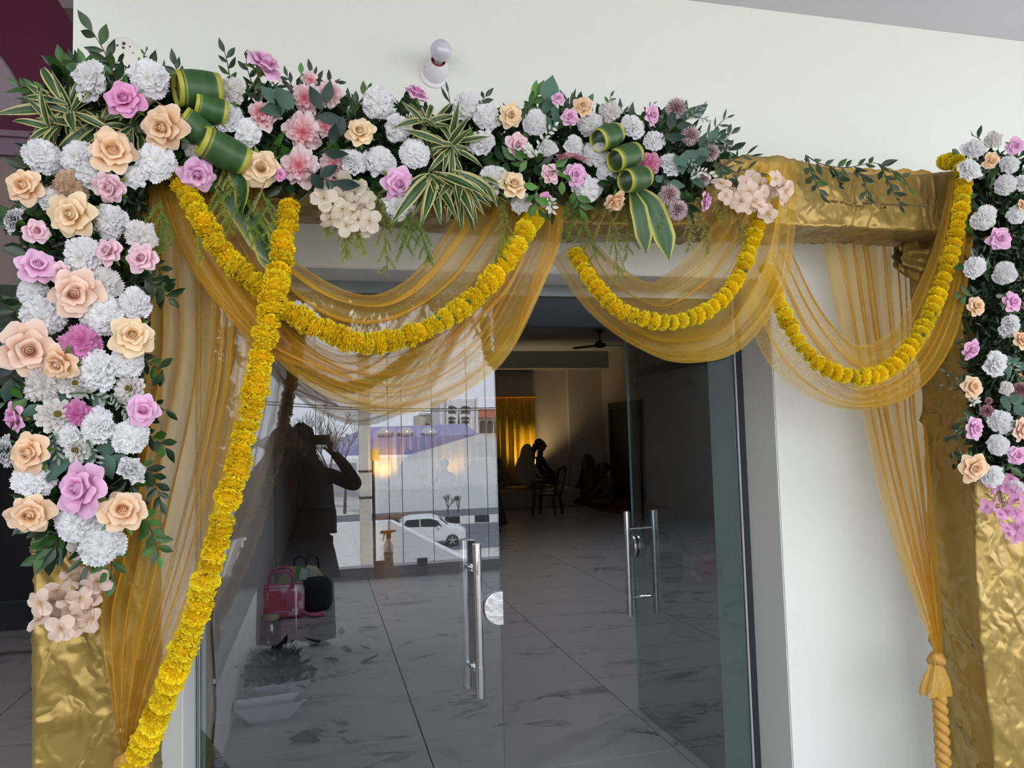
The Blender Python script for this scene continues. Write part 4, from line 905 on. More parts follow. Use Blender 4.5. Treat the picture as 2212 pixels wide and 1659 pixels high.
drape('gathered_fold', [[(1110, 440, 2.225), (1098, 500, 2.215), (1060, 590, 2.19), (940, 760, 2.17)], [(1165, 440, 2.225), (1140, 540, 2.21), (1080, 650, 2.18), (938, 766, 2.165)]], '', nu=50, nv=40, k=3, seed=13, dep=.008, over=1.3, parent=s1)
drape('gathered_fold', [[(1185, 440, 2.23), (1175, 520, 2.21), (1110, 740, 2.17)], [(1220, 440, 2.23), (1208, 540, 2.21), (1113, 742, 2.17)]], '', nu=40, nv=30, k=2, seed=14, dep=.008, over=1.3, parent=s1)
# middle swag
drape('sheer_swag', [
    [(1285, 522, 2.47), (1340, 570, 2.4), (1402, 606, 2.3), (1440, 592, 2.25), (1500, 540, 2.23), (1560, 460, 2.23), (1612, 350, 2.26)],
    [(1262, 526, 2.47), (1320, 610, 2.38), (1400, 660, 2.26), (1460, 658, 2.21), (1540, 600, 2.21), (1610, 480, 2.23), (1650, 350, 2.26)],
    [(1235, 532, 2.47), (1300, 650, 2.36), (1390, 715, 2.24), (1470, 725, 2.19), (1570, 680, 2.2), (1640, 540, 2.23), (1685, 350, 2.26)],
    [(1188, 560, 2.47), (1270, 672, 2.36), (1375, 750, 2.24), (1480, 784, 2.18), (1600, 755, 2.19), (1690, 640, 2.21), (1716, 500, 2.23), (1722, 352, 2.26)]],
    'middle golden sheer swag over the open half of the doorway', nu=100, nv=170, k=6, seed=21, dep=.013, over=1.25)
# right swag
drape('sheer_swag', [
    [(1708, 530, 2.46), (1760, 640, 2.38), (1825, 722, 2.3), (1872, 744, 2.26), (1940, 705, 2.24), (2000, 590, 2.23), (2040, 470, 2.22), (2058, 362, 2.24)],
    [(1680, 540, 2.46), (1745, 680, 2.36), (1820, 775, 2.27), (1885, 800, 2.23), (1960, 755, 2.21), (2020, 640, 2.21), (2056, 500, 2.21), (2070, 362, 2.24)],
    [(1640, 560, 2.46), (1720, 730, 2.36), (1810, 835, 2.26), (1890, 850, 2.22), (1980, 800, 2.2), (2045, 680, 2.2), (2075, 520, 2.2), (2084, 362, 2.24)],
    [(1588, 600, 2.46), (1660, 775, 2.36), (1760, 862, 2.26), (1870, 884, 2.22), (1980, 850, 2.2), (2062, 740, 2.2), (2096, 540, 2.2), (2096, 362, 2.24)]],
    'right-hand golden sheer swag between the door jamb and the right post', nu=110, nv=180, k=6, seed=31, dep=.013, over=1.25)
# right curtain behind the beam, gathered to a knot
kY = 2.42
drape('sheer_curtain', [
    [(1775, 500, 2.60), (1828, 740, 2.6), (1866, 880, 2.58), (1920, 1120, 2.52), (1985, 1310, 2.45), (2022, 1412, kY)],
    [(1850, 500, 2.60), (1885, 740, 2.6), (1905, 900, 2.58), (1955, 1120, 2.52), (2004, 1310, 2.45), (2026, 1412, kY)],
    [(1925, 500, 2.60), (1940, 740, 2.6), (1950, 900, 2.58), (1985, 1120, 2.5), (2016, 1310, 2.44), (2029, 1412, kY)],
    [(2010, 500, 2.58), (2004, 740, 2.56), (2004, 900, 2.52), (2018, 1120, 2.44), (2030, 1310, 2.42), (2034, 1412, kY)]],
    'golden sheer curtain behind the right swag, gathered down to a knot', m='sheer3', k=8, seed=41, dep=.013, over=1.3)
# knot, flared tail and twisted rope
kn = empty('tieback', PY(2024, 1420, kY), 'knotted sheer tieback ending in a twisted rope beside the right post', 'tieback')
K0 = kn.location.copy()
def rl(x, y, Y=kY): return PY(x, y, Y) - K0
M['rope'] = mat('golden_rope', (.62, .34, .07), .75, bump=.3, bscale=200)
b = MB()
for q in range(3):
    pts = []
    for i in range(26):
        a = 2*PI*i/25 + q*2.1; pts.append(rl(2022, 1422) + Vector((.020*math.cos(a), .018*math.sin(a+q), .012*math.sin(2*a+q))))
    b.tube(pts, .014, 10)
b.obj('knot', M['rope'], kn)
b = MB(); vs = []; nn = 44
for i in range(14):
    t = i/13; c = rl(2022 + 3*t, 1428 + 72*t)
    for k in range(nn):
        a = 2*PI*k/nn; r = (.016 + .034*math.sin(t*1.7))*(1 + .25*math.sin(5*a + t) + .1*math.sin(11*a)); vs.append(c + Vector((r*math.cos(a) - .012*t*(1 if math.cos(a) < 0 else 0), r*.6*math.sin(a), 0)))
b.add(vs, [(i*nn+k, i*nn+(k+1) % nn, (i+1)*nn+(k+1) % nn, (i+1)*nn+k) for i in range(13) for k in range(nn)], smooth=True); b.obj('flared_tail', M['sheer2'], kn)
path = spline([rl(2028, 1495), rl(2033, 1560), rl(2036, 1620), rl(2041, 1700), rl(2044, 1800)], 120)
for s in range(2):
    st = [p + Vector((.0125*math.cos(i*.36 + s*PI), .0125*math.sin(i*.36 + s*PI), 0)) for i, p in enumerate(path)]
    MB().tube(st, .0155, 12).obj('rope_strand', M['rope'], kn)
# gathered tie at the foot of the left curtain
kl = tag(MB().tube(spline([PY(262, 1648, 2.24), PY(280, 1640, 2.21), PY(300, 1652, 2.22), PY(318, 1690, 2.26)], 20), [.02]*20, 12).obj('curtain_tie', M['rope']), 'gathered tie of the left sheer curtain at the bottom of the picture', 'tieback')
# loose satin flap by the left tie
tag(MB().tube(spline([PY(300, 1655, 2.27), PY(316, 1640, 2.27), PY(322, 1660, 2.28), PY(312, 1720, 2.28)], 20), [.014]*20, 10).obj('satin_fold', M['satin']), 'small gold satin fold showing beside the left curtain tie', 'cloth')
# ================= marigold garlands =================
mg = [grad_mat('marigold_yellow_%d' % k, [(0, c0), (1, c1)], .7, .15, 1, .1) for k, (c0, c1) in enumerate((((.90, .58, .0), (1.0, .86, .03)), ((.88, .53, .0), (1.0, .80, .015))))]
def marigold_mesh(seed, m, flat=.62):
    rnd = random.Random(seed); b = MB(); n = 230
    b.lathe([(0, -.5*flat), (.5, -.42*flat), (.74, 0), (.5, .42*flat), (0, .5*flat)], 14)
    for i in range(n):
        z = 1 - 2*(i+.5)/n; ph = i*2.39996; r = math.sqrt(1-z*z)
        d = Vector((r*math.cos(ph), r*math.sin(ph), z*flat)); d = (d + Vector((rnd.uniform(-.07, .07),)*3)); u = d.normalized()
        s = u.orthogonal().normalized(); s = Matrix.Rotation(rnd.uniform(-.5, .5), 3, u) @ Vector((0, 0, 1)).cross(u).normalized() if abs(u.z) < .95 else s
        t = u.cross(s); c = d*.72; w = .13; h = rnd.uniform(.24, .36)
        b.add([c - s*w*.5, c + s*w*.5, c + u*h + s*w + t*.05, c + u*(h+.06) + t*.1*rnd.uniform(-1, 1), c + u*h - s*w + t*.05], [(0, 1, 2, 3, 4)], [(0, 0), (0, 0), (0, 1), (0, 1), (0, 1)])
    return b.mesh('marigold', m)
MGM = [marigold_mesh(k, mg[k % 2], f) for k, f in enumerate((.62, .7, .56, .66))]
green_bit = mat('garland_leaf', (.02, .06, .01), .5)
def garland(pts, label, gap=23, size=21, seed=0):
    rnd = random.Random(seed); P = [PY(*p) for p in pts]
    L = sum((P[i+1]-P[i]).length for i in range(len(P)-1)); rough = spline(P, 60); L = sum((rough[i+1]-rough[i]).length for i in range(59))
    g = px(gap, 2.15); n = max(3, int(L/g)); S_ = spline(P, n*3+1)
    root = empty('marigold_garland', S_[0], label, 'garland', 'marigold garlands')
    st = MB().tube([p - S_[0] for p in S_], .0015, 5).obj('thread', M['rope'], root)
    for k in range(n):
        i = k*3+1; t = (S_[i+1]-S_[i-1]).normalized()
        q = Vector((0, 0, 1)).rotation_difference(t) @ Quaternion((0, 0, 1), rnd.uniform(0, 6.28)) @ Euler((rnd.uniform(-.3, .3), rnd.uniform(-.3, .3), 0)).to_quaternion()
        s = px(size, 2.15)*rnd.uniform(.88, 1.12)
        link('marigold', rnd.choice(MGM), root, Matrix.Translation(S_[i]-S_[0] + Vector((rnd.uniform(-.003, .003),)*3)) @ q.to_matrix().to_4x4() @ Matrix.Diagonal((s, s, s*rnd.uniform(.85, 1.1), 1)))
        if rnd.random() < .16:
            c = S_[i+1]-S_[0] + Vector((rnd.uniform(-.01, .01), -.018, rnd.uniform(-.008, .008)))
            MB().add([c + Vector(v) for v in ((-.006, 0, -.004), (.006, -.003, -.006), (.008, -.001, .005), (-.003, 0, .007))], [(0, 1, 2, 3)]).obj('leaf_bit', green_bit, root)
    return root
garland([(380, 372, 2.14), (395, 405, 2.13), (430, 462, 2.12), (465, 520, 2.12), (505, 570, 2.12), (550, 608, 2.12), (600, 655, 2.11), (660, 696, 2.1), (720, 722, 2.1), (780, 741, 2.1), (850, 735, 2.1), (930, 706, 2.11), (1010, 655, 2.12), (1060, 605, 2.13), (1105, 545, 2.14), (1140, 490, 2.16), (1165, 455, 2.2)],
        'marigold garland swooping from the left flowers across the wide swag', 21.5, 22, 1)
garland([(625, 440, 2.14), (618, 480, 2.13), (608, 540, 2.12), (602, 590, 2.11), (588, 640, 2.08), (580, 690, 2.08), (572, 740, 2.1), (562, 790, 2.1), (548, 860, 2.1), (530, 940, 2.1), (510, 1020, 2.1), (487, 1100, 2.1), (466, 1180, 2.1), (446, 1250, 2.1), (424, 1330, 2.11), (400, 1390, 2.12), (378, 1450, 2.14), (350, 1520, 2.16), (325, 1580, 2.18), (300, 1630, 2.2), (275, 1690, 2.22)],
        'long marigold garland hanging from the beam down to the lower left tie', 23, 24, 2)
garland([(1240, 545, 2.3), (1262, 580, 2.26), (1290, 622, 2.2), (1320, 653, 2.16), (1360, 680, 2.13), (1410, 694, 2.11), (1460, 696, 2.11), (1510, 680, 2.12), (1550, 655, 2.13), (1585, 615, 2.14), (1610, 565, 2.16), (1630, 505, 2.17), (1640, 470, 2.17), (1650, 420, 2.18), (1662, 372, 2.2)],
        'marigold garland of the middle swag, ending behind the peach hydrangea', 23, 19, 3)
garland([(1655, 575, 2.3), (1668, 620, 2.26), (1688, 665, 2.22), (1715, 720, 2.17), (1750, 768, 2.14), (1790, 797, 2.12), (1840, 813, 2.11), (1890, 812, 2.11), (1935, 786, 2.11), (1975, 738, 2.12), (2010, 675, 2.13), (2035, 610, 2.14), (2055, 545, 2.14), (2072, 470, 2.14), (2082, 400, 2.15), (2080, 362, 2.16), (2055, 348, 2.2), (2035, 352, 2.26)],
        'marigold garland of the right swag, rising to the right flower column', 24, 20, 4)
# ================= petals and blooms =================
def petal(name, R, a, z1, ha, curl, m, p=1.2, notch=.14, ripple=.03, seed=0, nu=6, nv=6, zb=0):
    rnd = random.Random(seed); b = MB(); vs = []; uv = []
    for j in range(nv+1):
        t = j/nv; wd = math.sin(PI*(.16 + .50*t))**.8 * (1 if t < .8 else 1 - (t-.8)*1.1)
        for i in range(nu+1):
            s = -1 + 2*i/nu; tt = t*(1 - notch*s*s)
            r = R*(a + (1-a)*tt**p); z = zb + z1*math.sin(min(1, tt*1.05)*PI/2) - curl*max(0, tt-.55)**2*5
            r += curl*max(0, tt-.6)*.7; phi = s*ha*wd
            z += ripple*math.sin(s*5 + seed*2)*t*t + .05*abs(s)*t; r += ripple*math.cos(s*4 + seed)*t
            vs.append((r*math.cos(phi), r*math.sin(phi)*1.08, z)); uv.append((i/nu, t))
    fs = [(j*(nu+1)+i, j*(nu+1)+i+1, (j+1)*(nu+1)+i+1, (j+1)*(nu+1)+i) for j in range(nv) for i in range(nu)]
    return b.add(vs, fs, uv, True).mesh(name, m)
def lerp3(a, b, t): return tuple(x+(y-x)*t for x, y in zip(a, b))
ROSE = {   # base colour deep in the flower, edge colour
    'pink': ((.86, .42, .66), (.92, .60, .83)), 'deep': ((.80, .27, .52), (.88, .45, .70)), 'light': ((.86, .42, .52), (.94, .74, .80)),
    'peach': ((.93, .54, .25), (.97, .77, .57)), 'cream': ((.93, .62, .30), (.98, .82, .58)), 'blush': ((.90, .55, .38), (.96, .76, .64))}
RM = {}; RMESH = {}
def heart_mesh(m):
    b = MB(); vs = []; uv = []; n = 46
    for i in range(n):
        t = i/(n-1); a = t*5*PI; r = .03 + .27*t
        for j in range(5):
            q = j/4; rr = r*(1.15 - .42*q) ; vs.append((rr*math.cos(a), rr*math.sin(a), .1 + q*(.84 - .26*t) + .03*math.sin(a*1.3))); uv.append((0, .5 + .5*q))
    b.add(vs, [(i*5+j, i*5+5+j, i*5+6+j, i*5+1+j) for i in range(n-1) for j in range(4)], uv, True)
    b.lathe([(0, .80), (.10, .70), (.20, .45), (.26, .2)], 10)
    return b.mesh('bud_heart', m)
calm = mat('calyx_green', (.10, .19, .02), .5); calr = mat('calyx_red_tip', (.50, .06, .03), .5); stemm = mat('stem_brown', (.07, .07, .03), .6)
for c, (lo, hi) in ROSE.items():
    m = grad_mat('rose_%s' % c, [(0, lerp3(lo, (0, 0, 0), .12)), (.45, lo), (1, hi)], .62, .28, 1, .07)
    RMESH[c] = {'o': [petal('petal', 1, .12, .34, .66, .16, m, 1.0, .16, .06, s) for s in range(3)],
                'm': [petal('petal', .74, .12, .56, .78, .10, m, 1.1, .16, .05, s+4) for s in range(2)],
                'i': [petal('petal', .46, .2, .74, 1.05, .05, m, 1.2, .14, .035, s+8, 7) for s in range(2)],
                'c': heart_mesh(m)}
b = MB()
for k in range(5):
    a = k*2*PI/5; c, s_ = math.cos(a), math.sin(a)
    for rr, ww, zz in ((.1, .12, -.05),): pass
    vs = []
    for t in (0, .35, .7, 1.0):
        w_ = .17*math.sin(PI*(.25+.75*t))+.004; r = .12 + t*.95; z = -.12 + .12*t - .25*t*t*(k % 2)
        for q in (-1, 1): vs.append((r*c - q*w_*s_, r*s_ + q*w_*c, z))
    b.add(vs, [(0, 1, 3, 2), (2, 3, 5, 4), (4, 5, 7, 6)], smooth=True)
b.lathe([(0, -.4), (.12, -.35), (.2, -.15), (.16, 0)], 10)
CAL = b.mesh('calyx', calm)
STEM = MB().tube([(0, 0, -.2), (.03, .02, -.9), (.1, .0, -1.8)], .045, 6).mesh('stem', stemm)
def facing(p, tilt, az):
    """bloom axis: towards the viewer's side of the arch, tipped by tilt radians in picture direction az"""
    f = Vector((-p.x*.12, -1, (1.6 - p.z)*.22)).normalized(); sd = Vector((1, 0, 0)); u = Vector((0, 0, 1))
    d = (f*math.cos(tilt) + (sd*math.cos(az) - u*math.sin(az))*math.sin(tilt)).normalized()
    return Vector((0, 0, 1)).rotation_difference(d) @ Quaternion((0, 0, 1), random.uniform(0, 6.28))
def place(root, x, y, Y, d, tilt, az):
    p = PY(x, y, Y); root.location = p; root.rotation_mode = 'QUATERNION'; root.rotation_quaternion = facing(p, tilt, az)
    s = px(d, Y)/2; root.scale = (s, s, s)
def rose(x, y, d, c, label, Y=2.08, tilt=.35, az=None, n=1):
    t = empty('rose', (0, 0, 0), label, 'flower', 'artificial roses of the arch'); ms = RMESH[c]
    def put(me, a, sc=1, tl=0, z=0): return link('petal', me, t, Matrix.Translation((0, 0, z)) @ Matrix.Rotation(a, 4, 'Z') @ Matrix.Rotation(tl, 4, 'Y') @ Matrix.Scale(sc, 4))
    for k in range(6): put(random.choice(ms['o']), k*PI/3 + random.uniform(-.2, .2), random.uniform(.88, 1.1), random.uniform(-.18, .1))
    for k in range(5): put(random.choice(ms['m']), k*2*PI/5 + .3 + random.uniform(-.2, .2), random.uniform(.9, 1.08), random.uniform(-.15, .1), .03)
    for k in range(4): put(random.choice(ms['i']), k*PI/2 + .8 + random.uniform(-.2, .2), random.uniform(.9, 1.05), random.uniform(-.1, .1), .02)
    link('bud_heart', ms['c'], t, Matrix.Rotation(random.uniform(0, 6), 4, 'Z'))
    link('calyx', CAL, t); link('stem', STEM, t)
    place(t, x, y, Y, d*1.0, tilt, random.uniform(0, 6.28) if az is None else az); return t
def carnation_mesh(seed, m, layers=7, lobes=.12, serr=.05, ruf=.16, top=.5, n=84, name='bloom', heart=.25):
    rnd = random.Random(seed); b = MB()
    for L in range(layers):
        f = L/(layers-1); R = 1 - f*.66; h = f*top; up = .12 + f*1.1; ph = rnd.uniform(0, 6.28); k1, k2 = rnd.choice((5, 6, 7)), rnd.choice((11, 13))
        vs = []; uv = []
        for j in range(5):
            t = j/4
            for i in range(n):
                a = 2*PI*i/n; lb = 1 + lobes*2*noise.noise(Vector((math.cos(a)*1.6, math.sin(a)*1.6, seed*3+L*1.7)))
                cut = 1 - .13*max(0, math.sin(k1*a*.5 + ph*2))**14
                r = R*lb*cut*t*(1 + (serr*(1 if i % 2 else -1) if j == 4 else 0))
                z = h + up*r*.42*(1-.35*t) + ruf*(t**1.5)*R*(math.sin(k1*a + ph) + .7*math.sin(k2*a + ph*2) + .45*math.sin(19*a+ph))*.6
                vs.append((r*math.cos(a), r*math.sin(a), z)); uv.append((i/n, min(1, r/ R * (heart + (1-heart)*(1-f*.5)))))
        b.add(vs, [(j*n+i, j*n+(i+1) % n, (j+1)*n+(i+1) % n, (j+1)*n+i) for j in range(4) for i in range(n)], uv, True)
    return b.mesh(name, m)
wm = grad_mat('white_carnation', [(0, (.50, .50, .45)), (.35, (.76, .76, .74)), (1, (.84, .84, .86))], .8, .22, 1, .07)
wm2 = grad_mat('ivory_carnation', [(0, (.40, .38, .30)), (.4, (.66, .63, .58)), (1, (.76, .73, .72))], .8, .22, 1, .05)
tn = grad_mat('tan_carnation', [(0, (.30, .17, .09)), (1, (.62, .43, .30))], .8, .2)
np_ = grad_mat('pink_carnation', [(0, (.35, .05, .16)), (.5, (.58, .15, .36)), (1, (.72, .32, .55))], .8, .2)
np2 = grad_mat('rose_pink_carnation', [(0, (.62, .06, .22)), (.5, (.70, .18, .36)), (1, (.80, .44, .58))], .8, .2)
vg = grad_mat('blush_edged', [(0, (.48, .06, .09)), (.35, (.68, .22, .25)), (.7, (.80, .52, .53)), (1, (.84, .72, .72))], .75, .22)
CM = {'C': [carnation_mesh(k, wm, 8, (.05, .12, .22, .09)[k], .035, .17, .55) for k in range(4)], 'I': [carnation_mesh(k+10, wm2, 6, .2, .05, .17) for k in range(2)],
      'T': [carnation_mesh(20, tn, 7, .14)], 'N': [carnation_mesh(21, np_, 7, .2, .06, .2)], 'D': [carnation_mesh(22, np2, 8, .14, .05, .2)],
      'V': [carnation_mesh(30+k, vg, 6, .26, .015, .2, .5, heart=.12) for k in range(3)]}
KN = {'C': ('carnation', 'white carnations of the arch'), 'I': ('carnation', 'ivory carnations of the arch'), 'T': ('carnation', None), 'N': ('carnation', None), 'D': ('carnation', None), 'V': ('peony', 'blush edged peonies of the arch')}
CAL2 = MB().lathe([(0, -.5), (.12, -.46), (.2, -.2), (.26, .02)], 10).mesh('calyx', calm)
def carn(x, y, d, k, label, Y=2.1, tilt=.35, az=None):
    nm, gr = KN[k]; t = empty(nm, (0, 0, 0), label, 'flower', gr)
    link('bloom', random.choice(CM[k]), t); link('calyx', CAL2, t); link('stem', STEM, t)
    place(t, x, y, Y, d*1.10, tilt, random.uniform(0, 6.28) if az is None else az); return t
def pom_mesh(seed, m, n=240, w=.075):
    rnd = random.Random(seed); b = MB(); b.lathe([(0, -.3), (.35, -.2), (.42, 0), (.3, .3), (0, .4)], 10)
    for i in range(n):
        z = 1 - 1.35*(i+.5)/n; ph = i*2.39996; r = math.sqrt(max(0, 1-z*z)); d = Vector((r*math.cos(ph), r*math.sin(ph), z)) + Vector([rnd.uniform(-.08, .08) for _ in range(3)]); d.normalize()
        s = d.orthogonal().normalized(); s = Matrix.Rotation(rnd.uniform(0, 3), 3, d) @ s; u = d.cross(s); L = rnd.uniform(.85, 1.03)
        b.add([d*.3 - s*w*.4, d*.3 + s*w*.4, d*L*.85 + s*w*.6, d*L + u*.02, d*L*.85 - s*w*.6, d*.7 + u*w*.5], [(0, 1, 5), (1, 2, 5), (2, 3, 5), (3, 4, 5), (4, 0, 5)], [(0, 0), (0, 0), (0, .8), (0, 1), (0, .8), (0, .6)])
    return b.mesh('bloom', m)
pmm = grad_mat('mauve_pompom', [(0, (.28, .13, .17)), (.5, (.60, .42, .46)), (1, (.84, .74, .75))], .75, .1)
pmd = grad_mat('dark_mauve_pompom', [(0, (.2, .06, .09)), (.55, (.48, .22, .27)), (1, (.68, .45, .48))], .75, .1)
POM = [pom_mesh(1, pmm), pom_mesh(2, pmd, 170, .1)]
def pom(x, y, d, label, dark=0, Y=2.1, tilt=.3):
    t = empty('chrysanthemum', (0, 0, 0), label, 'flower', 'mauve pompom chrysanthemums of the arch'); link('bloom', POM[dark], t); link('stem', STEM, t); place(t, x, y, Y, d, tilt, random.uniform(0, 6.28)); return t
zm = grad_mat('ivory_zinnia', [(0, (.45, .40, .26)), (.4, (.68, .65, .60)), (1, (.78, .75, .72))], .7, .2)
def zin_mesh():
    b = MB()
    for L in range(4):
        R = 1 - L*.2; n = 13 - L*2
        for k in range(n):
            a = 2*PI*k/n + L*.3 + random.uniform(-.08, .08); ca, sa = math.cos(a), math.sin(a); vs = []; uv = []
            for j in range(5):
                t = j/4; r = R*(.15+.85*t); w_ = R*.24*math.sin(PI*(.18+.62*t))*(1 if j < 4 else .8); z = L*.10 + .22*t + (.10*L)*t*t - .05*t**4
                for q in (-1, 0, 1): vs.append((r*ca - q*w_*sa, r*sa + q*w_*ca, z + .06*abs(q))); uv.append((0, t))
            b.add(vs, [(j*3+i, j*3+i+1, j*3+i+4, j*3+i+3) for j in range(4) for i in range(2)], uv, True)
    return b.mesh('bloom', zm)
ZM = zin_mesh(); yel = mat('yellow_stamens', (.42, .33, .03), .7, bump=1, bscale=300)
ZC = MB().lathe([(0, .52), (.12, .5), (.2, .42), (.2, .25)], 14).mesh('flower_centre', yel)
def zin(x, y, d, label, Y=2.09, tilt=.35, az=None):
    t = empty('zinnia', (0, 0, 0), label, 'flower', 'ivory zinnias with yellow centres'); link('bloom', ZM, t); link('flower_centre', ZC, t); link('stem', STEM, t)
    place(t, x, y, Y, d, tilt, random.uniform(0, 6.28) if az is None else az); return t
def floret_mesh(m, n=4):
    b = MB()
    for k in range(n):
        a = 2*PI*k/n + .1*k; ca, sa = math.cos(a), math.sin(a); vs = []; uv = []
        for j in range(5):
            t = j/4; r = .06 + .94*t; w_ = .50*math.sin(PI*(.10+.74*t))**.9; z = .20*t - .28*t*t
            for q in (-1, -.5, 0, .5, 1): vs.append((r*ca - q*w_*sa, r*sa + q*w_*ca, z + .12*q*q + .05*math.sin(q*4+k))); uv.append((0, t))
        b.add(vs, [(j*5+i, j*5+i+1, j*5+i+6, j*5+i+5) for j in range(4) for i in range(4)], uv, True)
    return b.mesh('floret', m)
hm = {c: floret_mesh(grad_mat('hydrangea_%s' % c, [(0, lo), (.3, hi), (1, hi)], .6, .35)) for c, lo, hi in (('cream', (.62, .52, .30), (.82, .74, .60)), ('peach', (.72, .48, .28), (.88, .72, .60)), ('pink', (.60, .18, .42), (.80, .42, .66)), ('white', (.6, .56, .5), (.78, .74, .74)))}
def hydrangea(name, pts, c, label, sz=30, Y=2.1, stems=True, cat='flower'):
    P = [PY(x, y, Y) for x, y in pts]; cen = sum(P, Vector())/len(P); t = empty(name, cen, label, cat)
    st = MB(); top = max(P, key=lambda p: p.z)
    for p in P:
        q = p + Vector((0, random.uniform(-.03, .02), 0)); sc = px(sz, Y)/2*1.35*random.uniform(.85, 1.15)
        link('floret', hm[c], t, Matrix.Translation(q-cen) @ facing(p, random.uniform(.1, 1.1), random.uniform(0, 6.28)).to_matrix().to_4x4() @ Matrix.Scale(sc, 4))
        st.tube([q - cen, (q-cen)*.5 + Vector((0, .03, 0)), Vector((0, .04, 0)) + (top-cen)*.7], .0012, 5, False)
    st.obj('stalks', hm_st, t); return t
hm_st = mat('pale_stalk', (.40, .36, .24), .7)
# ---------------- the flowers, one by one ----------------
lc, tl = 'in the left flower column', 'on the top flower spray'
ROSES = [
 (272,221,72,'deep','deep pink rose among striped leaves at the top left corner'),(359,279,84,'peach','large peach rose right of the deep pink one at the top left corner'),
 (566,151,78,'pink','topmost pink rose standing above the arch against the wall'),(428,373,68,'pink','pink rose at the head of the left marigold garland'),
 (563,360,74,'cream','creamy peach rose between the folded leaves and the blush peonies'),(244,334,86,'peach','big pale peach rose below the deep pink corner rose'),
 (58,404,66,'peach','orange-peach rose at the left edge, level with the tan carnation'),(243,404,60,'light','flat pink-and-white rose under the big pale peach rose'),
 (165,465,84,'cream','wide open creamy peach rose below the tan carnation'),(77,500,46,'light','small pale pink rosebud at the left edge under the orange-peach rose'),
 (240,546,54,'light','light pink rose, left of the pair beside the sheer curtain'),(310,560,58,'light','light pink rose, right of the pair beside the sheer curtain'),
 (79,579,66,'pink','mauve-pink rose at the left edge of the column'),(133,590,40,'light','small pale pink rose half hidden behind a big peach rose'),
 (163,630,92,'blush','largest blush peach rose, level with the garland crossing'),(286,728,76,'cream','creamy rose with a deep centre at the right side of the left column'),
 (60,755,96,'blush','largest blush rose at the left edge of the left column'),(134,782,68,'peach','orange-hearted peach rose just right of the large blush edge rose'),
 (309,884,60,'pink','pink rose at the right side of the left column near the curtain'),(43,903,56,'pink','bright pink rose seen from the side at the left edge'),
 (73,979,74,'peach','peach rose at lower left beside a side-on white carnation'),(188,1056,94,'pink','largest pink rose low in the left column'),
 (69,1106,74,'peach','peach rose at the lowest left edge of the left column'),(266,1108,84,'peach','tilted peach rose at the lower right of the left column'),
 (897,210,56,'pink','pink rose just below the wall bulb'),(777,291,62,'cream','creamy yellow rose in the middle of the left half of the top spray'),
 (855,397,70,'pink','pink rose hanging low beside the striped leaves, left of middle'),(603,378,26,'deep','tiny pink rosebud beside the creamy rose near the folded leaves'),
 (1099,249,52,'cream','creamy peach rose high on the middle of the top spray'),(1113,315,52,'light','two-tone pink rose in the middle of the top spray'),
 (1230,256,42,'pink','pink rosebud left of a peach rose on the upper middle edge'),(1259,233,44,'peach','small peach rose on the upper edge right of the pink rosebud'),
 (1206,215,30,'pink','small pink rose half hidden behind a broad green leaf'),(1185,378,44,'light','pale pink rosebud, left of the two under the pink feathery spike'),
 (1240,378,48,'pink','pink rose, right of the two under the pink feathery spike'),(1107,404,62,'cream','creamy peach rose above the end of the swooping marigold garland'),
 (1177,432,34,'deep','small mauve rose at the foot of the spray, above the marigold end'),(1326,432,52,'peach','side-on peach rose above the hanging fern, right of middle'),
 (1404,250,46,'pink','pink rose on the upper edge left of the pompom blooms'),(1516,434,48,'pink','side-on pink rose under the spray beside the peach hydrangea'),
 (2191,315,44,'pink','pink rose at the very top of the right column'),(2138,346,44,'peach','peach rose at the top of the right column'),
 (2153,515,62,'pink','wide pink rose in the upper part of the right column'),(2206,445,30,'peach','peach rose cut by the frame in the upper right column'),
 (2103,664,50,'peach','orange-peach rose beside the right swag garland'),(2181,653,52,'pink','pink rose right of the orange-peach rose in the right column'),
 (2203,737,50,'peach','peach rose at the frame edge, middle of the right column'),(2093,754,50,'pink','pink rose at the left edge of the right column'),
 (2094,837,60,'peach','peach rose below the left-edge pink rose of the right column'),(2097,925,56,'pink','pink rose under the small dark pompoms of the right column'),
 (2197,926,60,'blush','blush rose at the frame edge low in the right column'),(2194,983,48,'pink','pink rose at the frame edge under the blush one'),
 (2097,1010,70,'peach','lowest peach rose of the right column')]
for x, y, d, c, lab in ROSES:
    side = lab.startswith(('side-on', 'pink rose just below', 'topmost')) or 'from the side' in lab
    rose(x, y, d*1.06, c, lab, 2.06 if x < 400 or x > 2000 else 2.10, .95 if side else random.uniform(.1, .5), {43: 3.0, 1326: 1.2, 1516: .2, 897: -1.2, 566: -1.0}.get(x) if side else None)
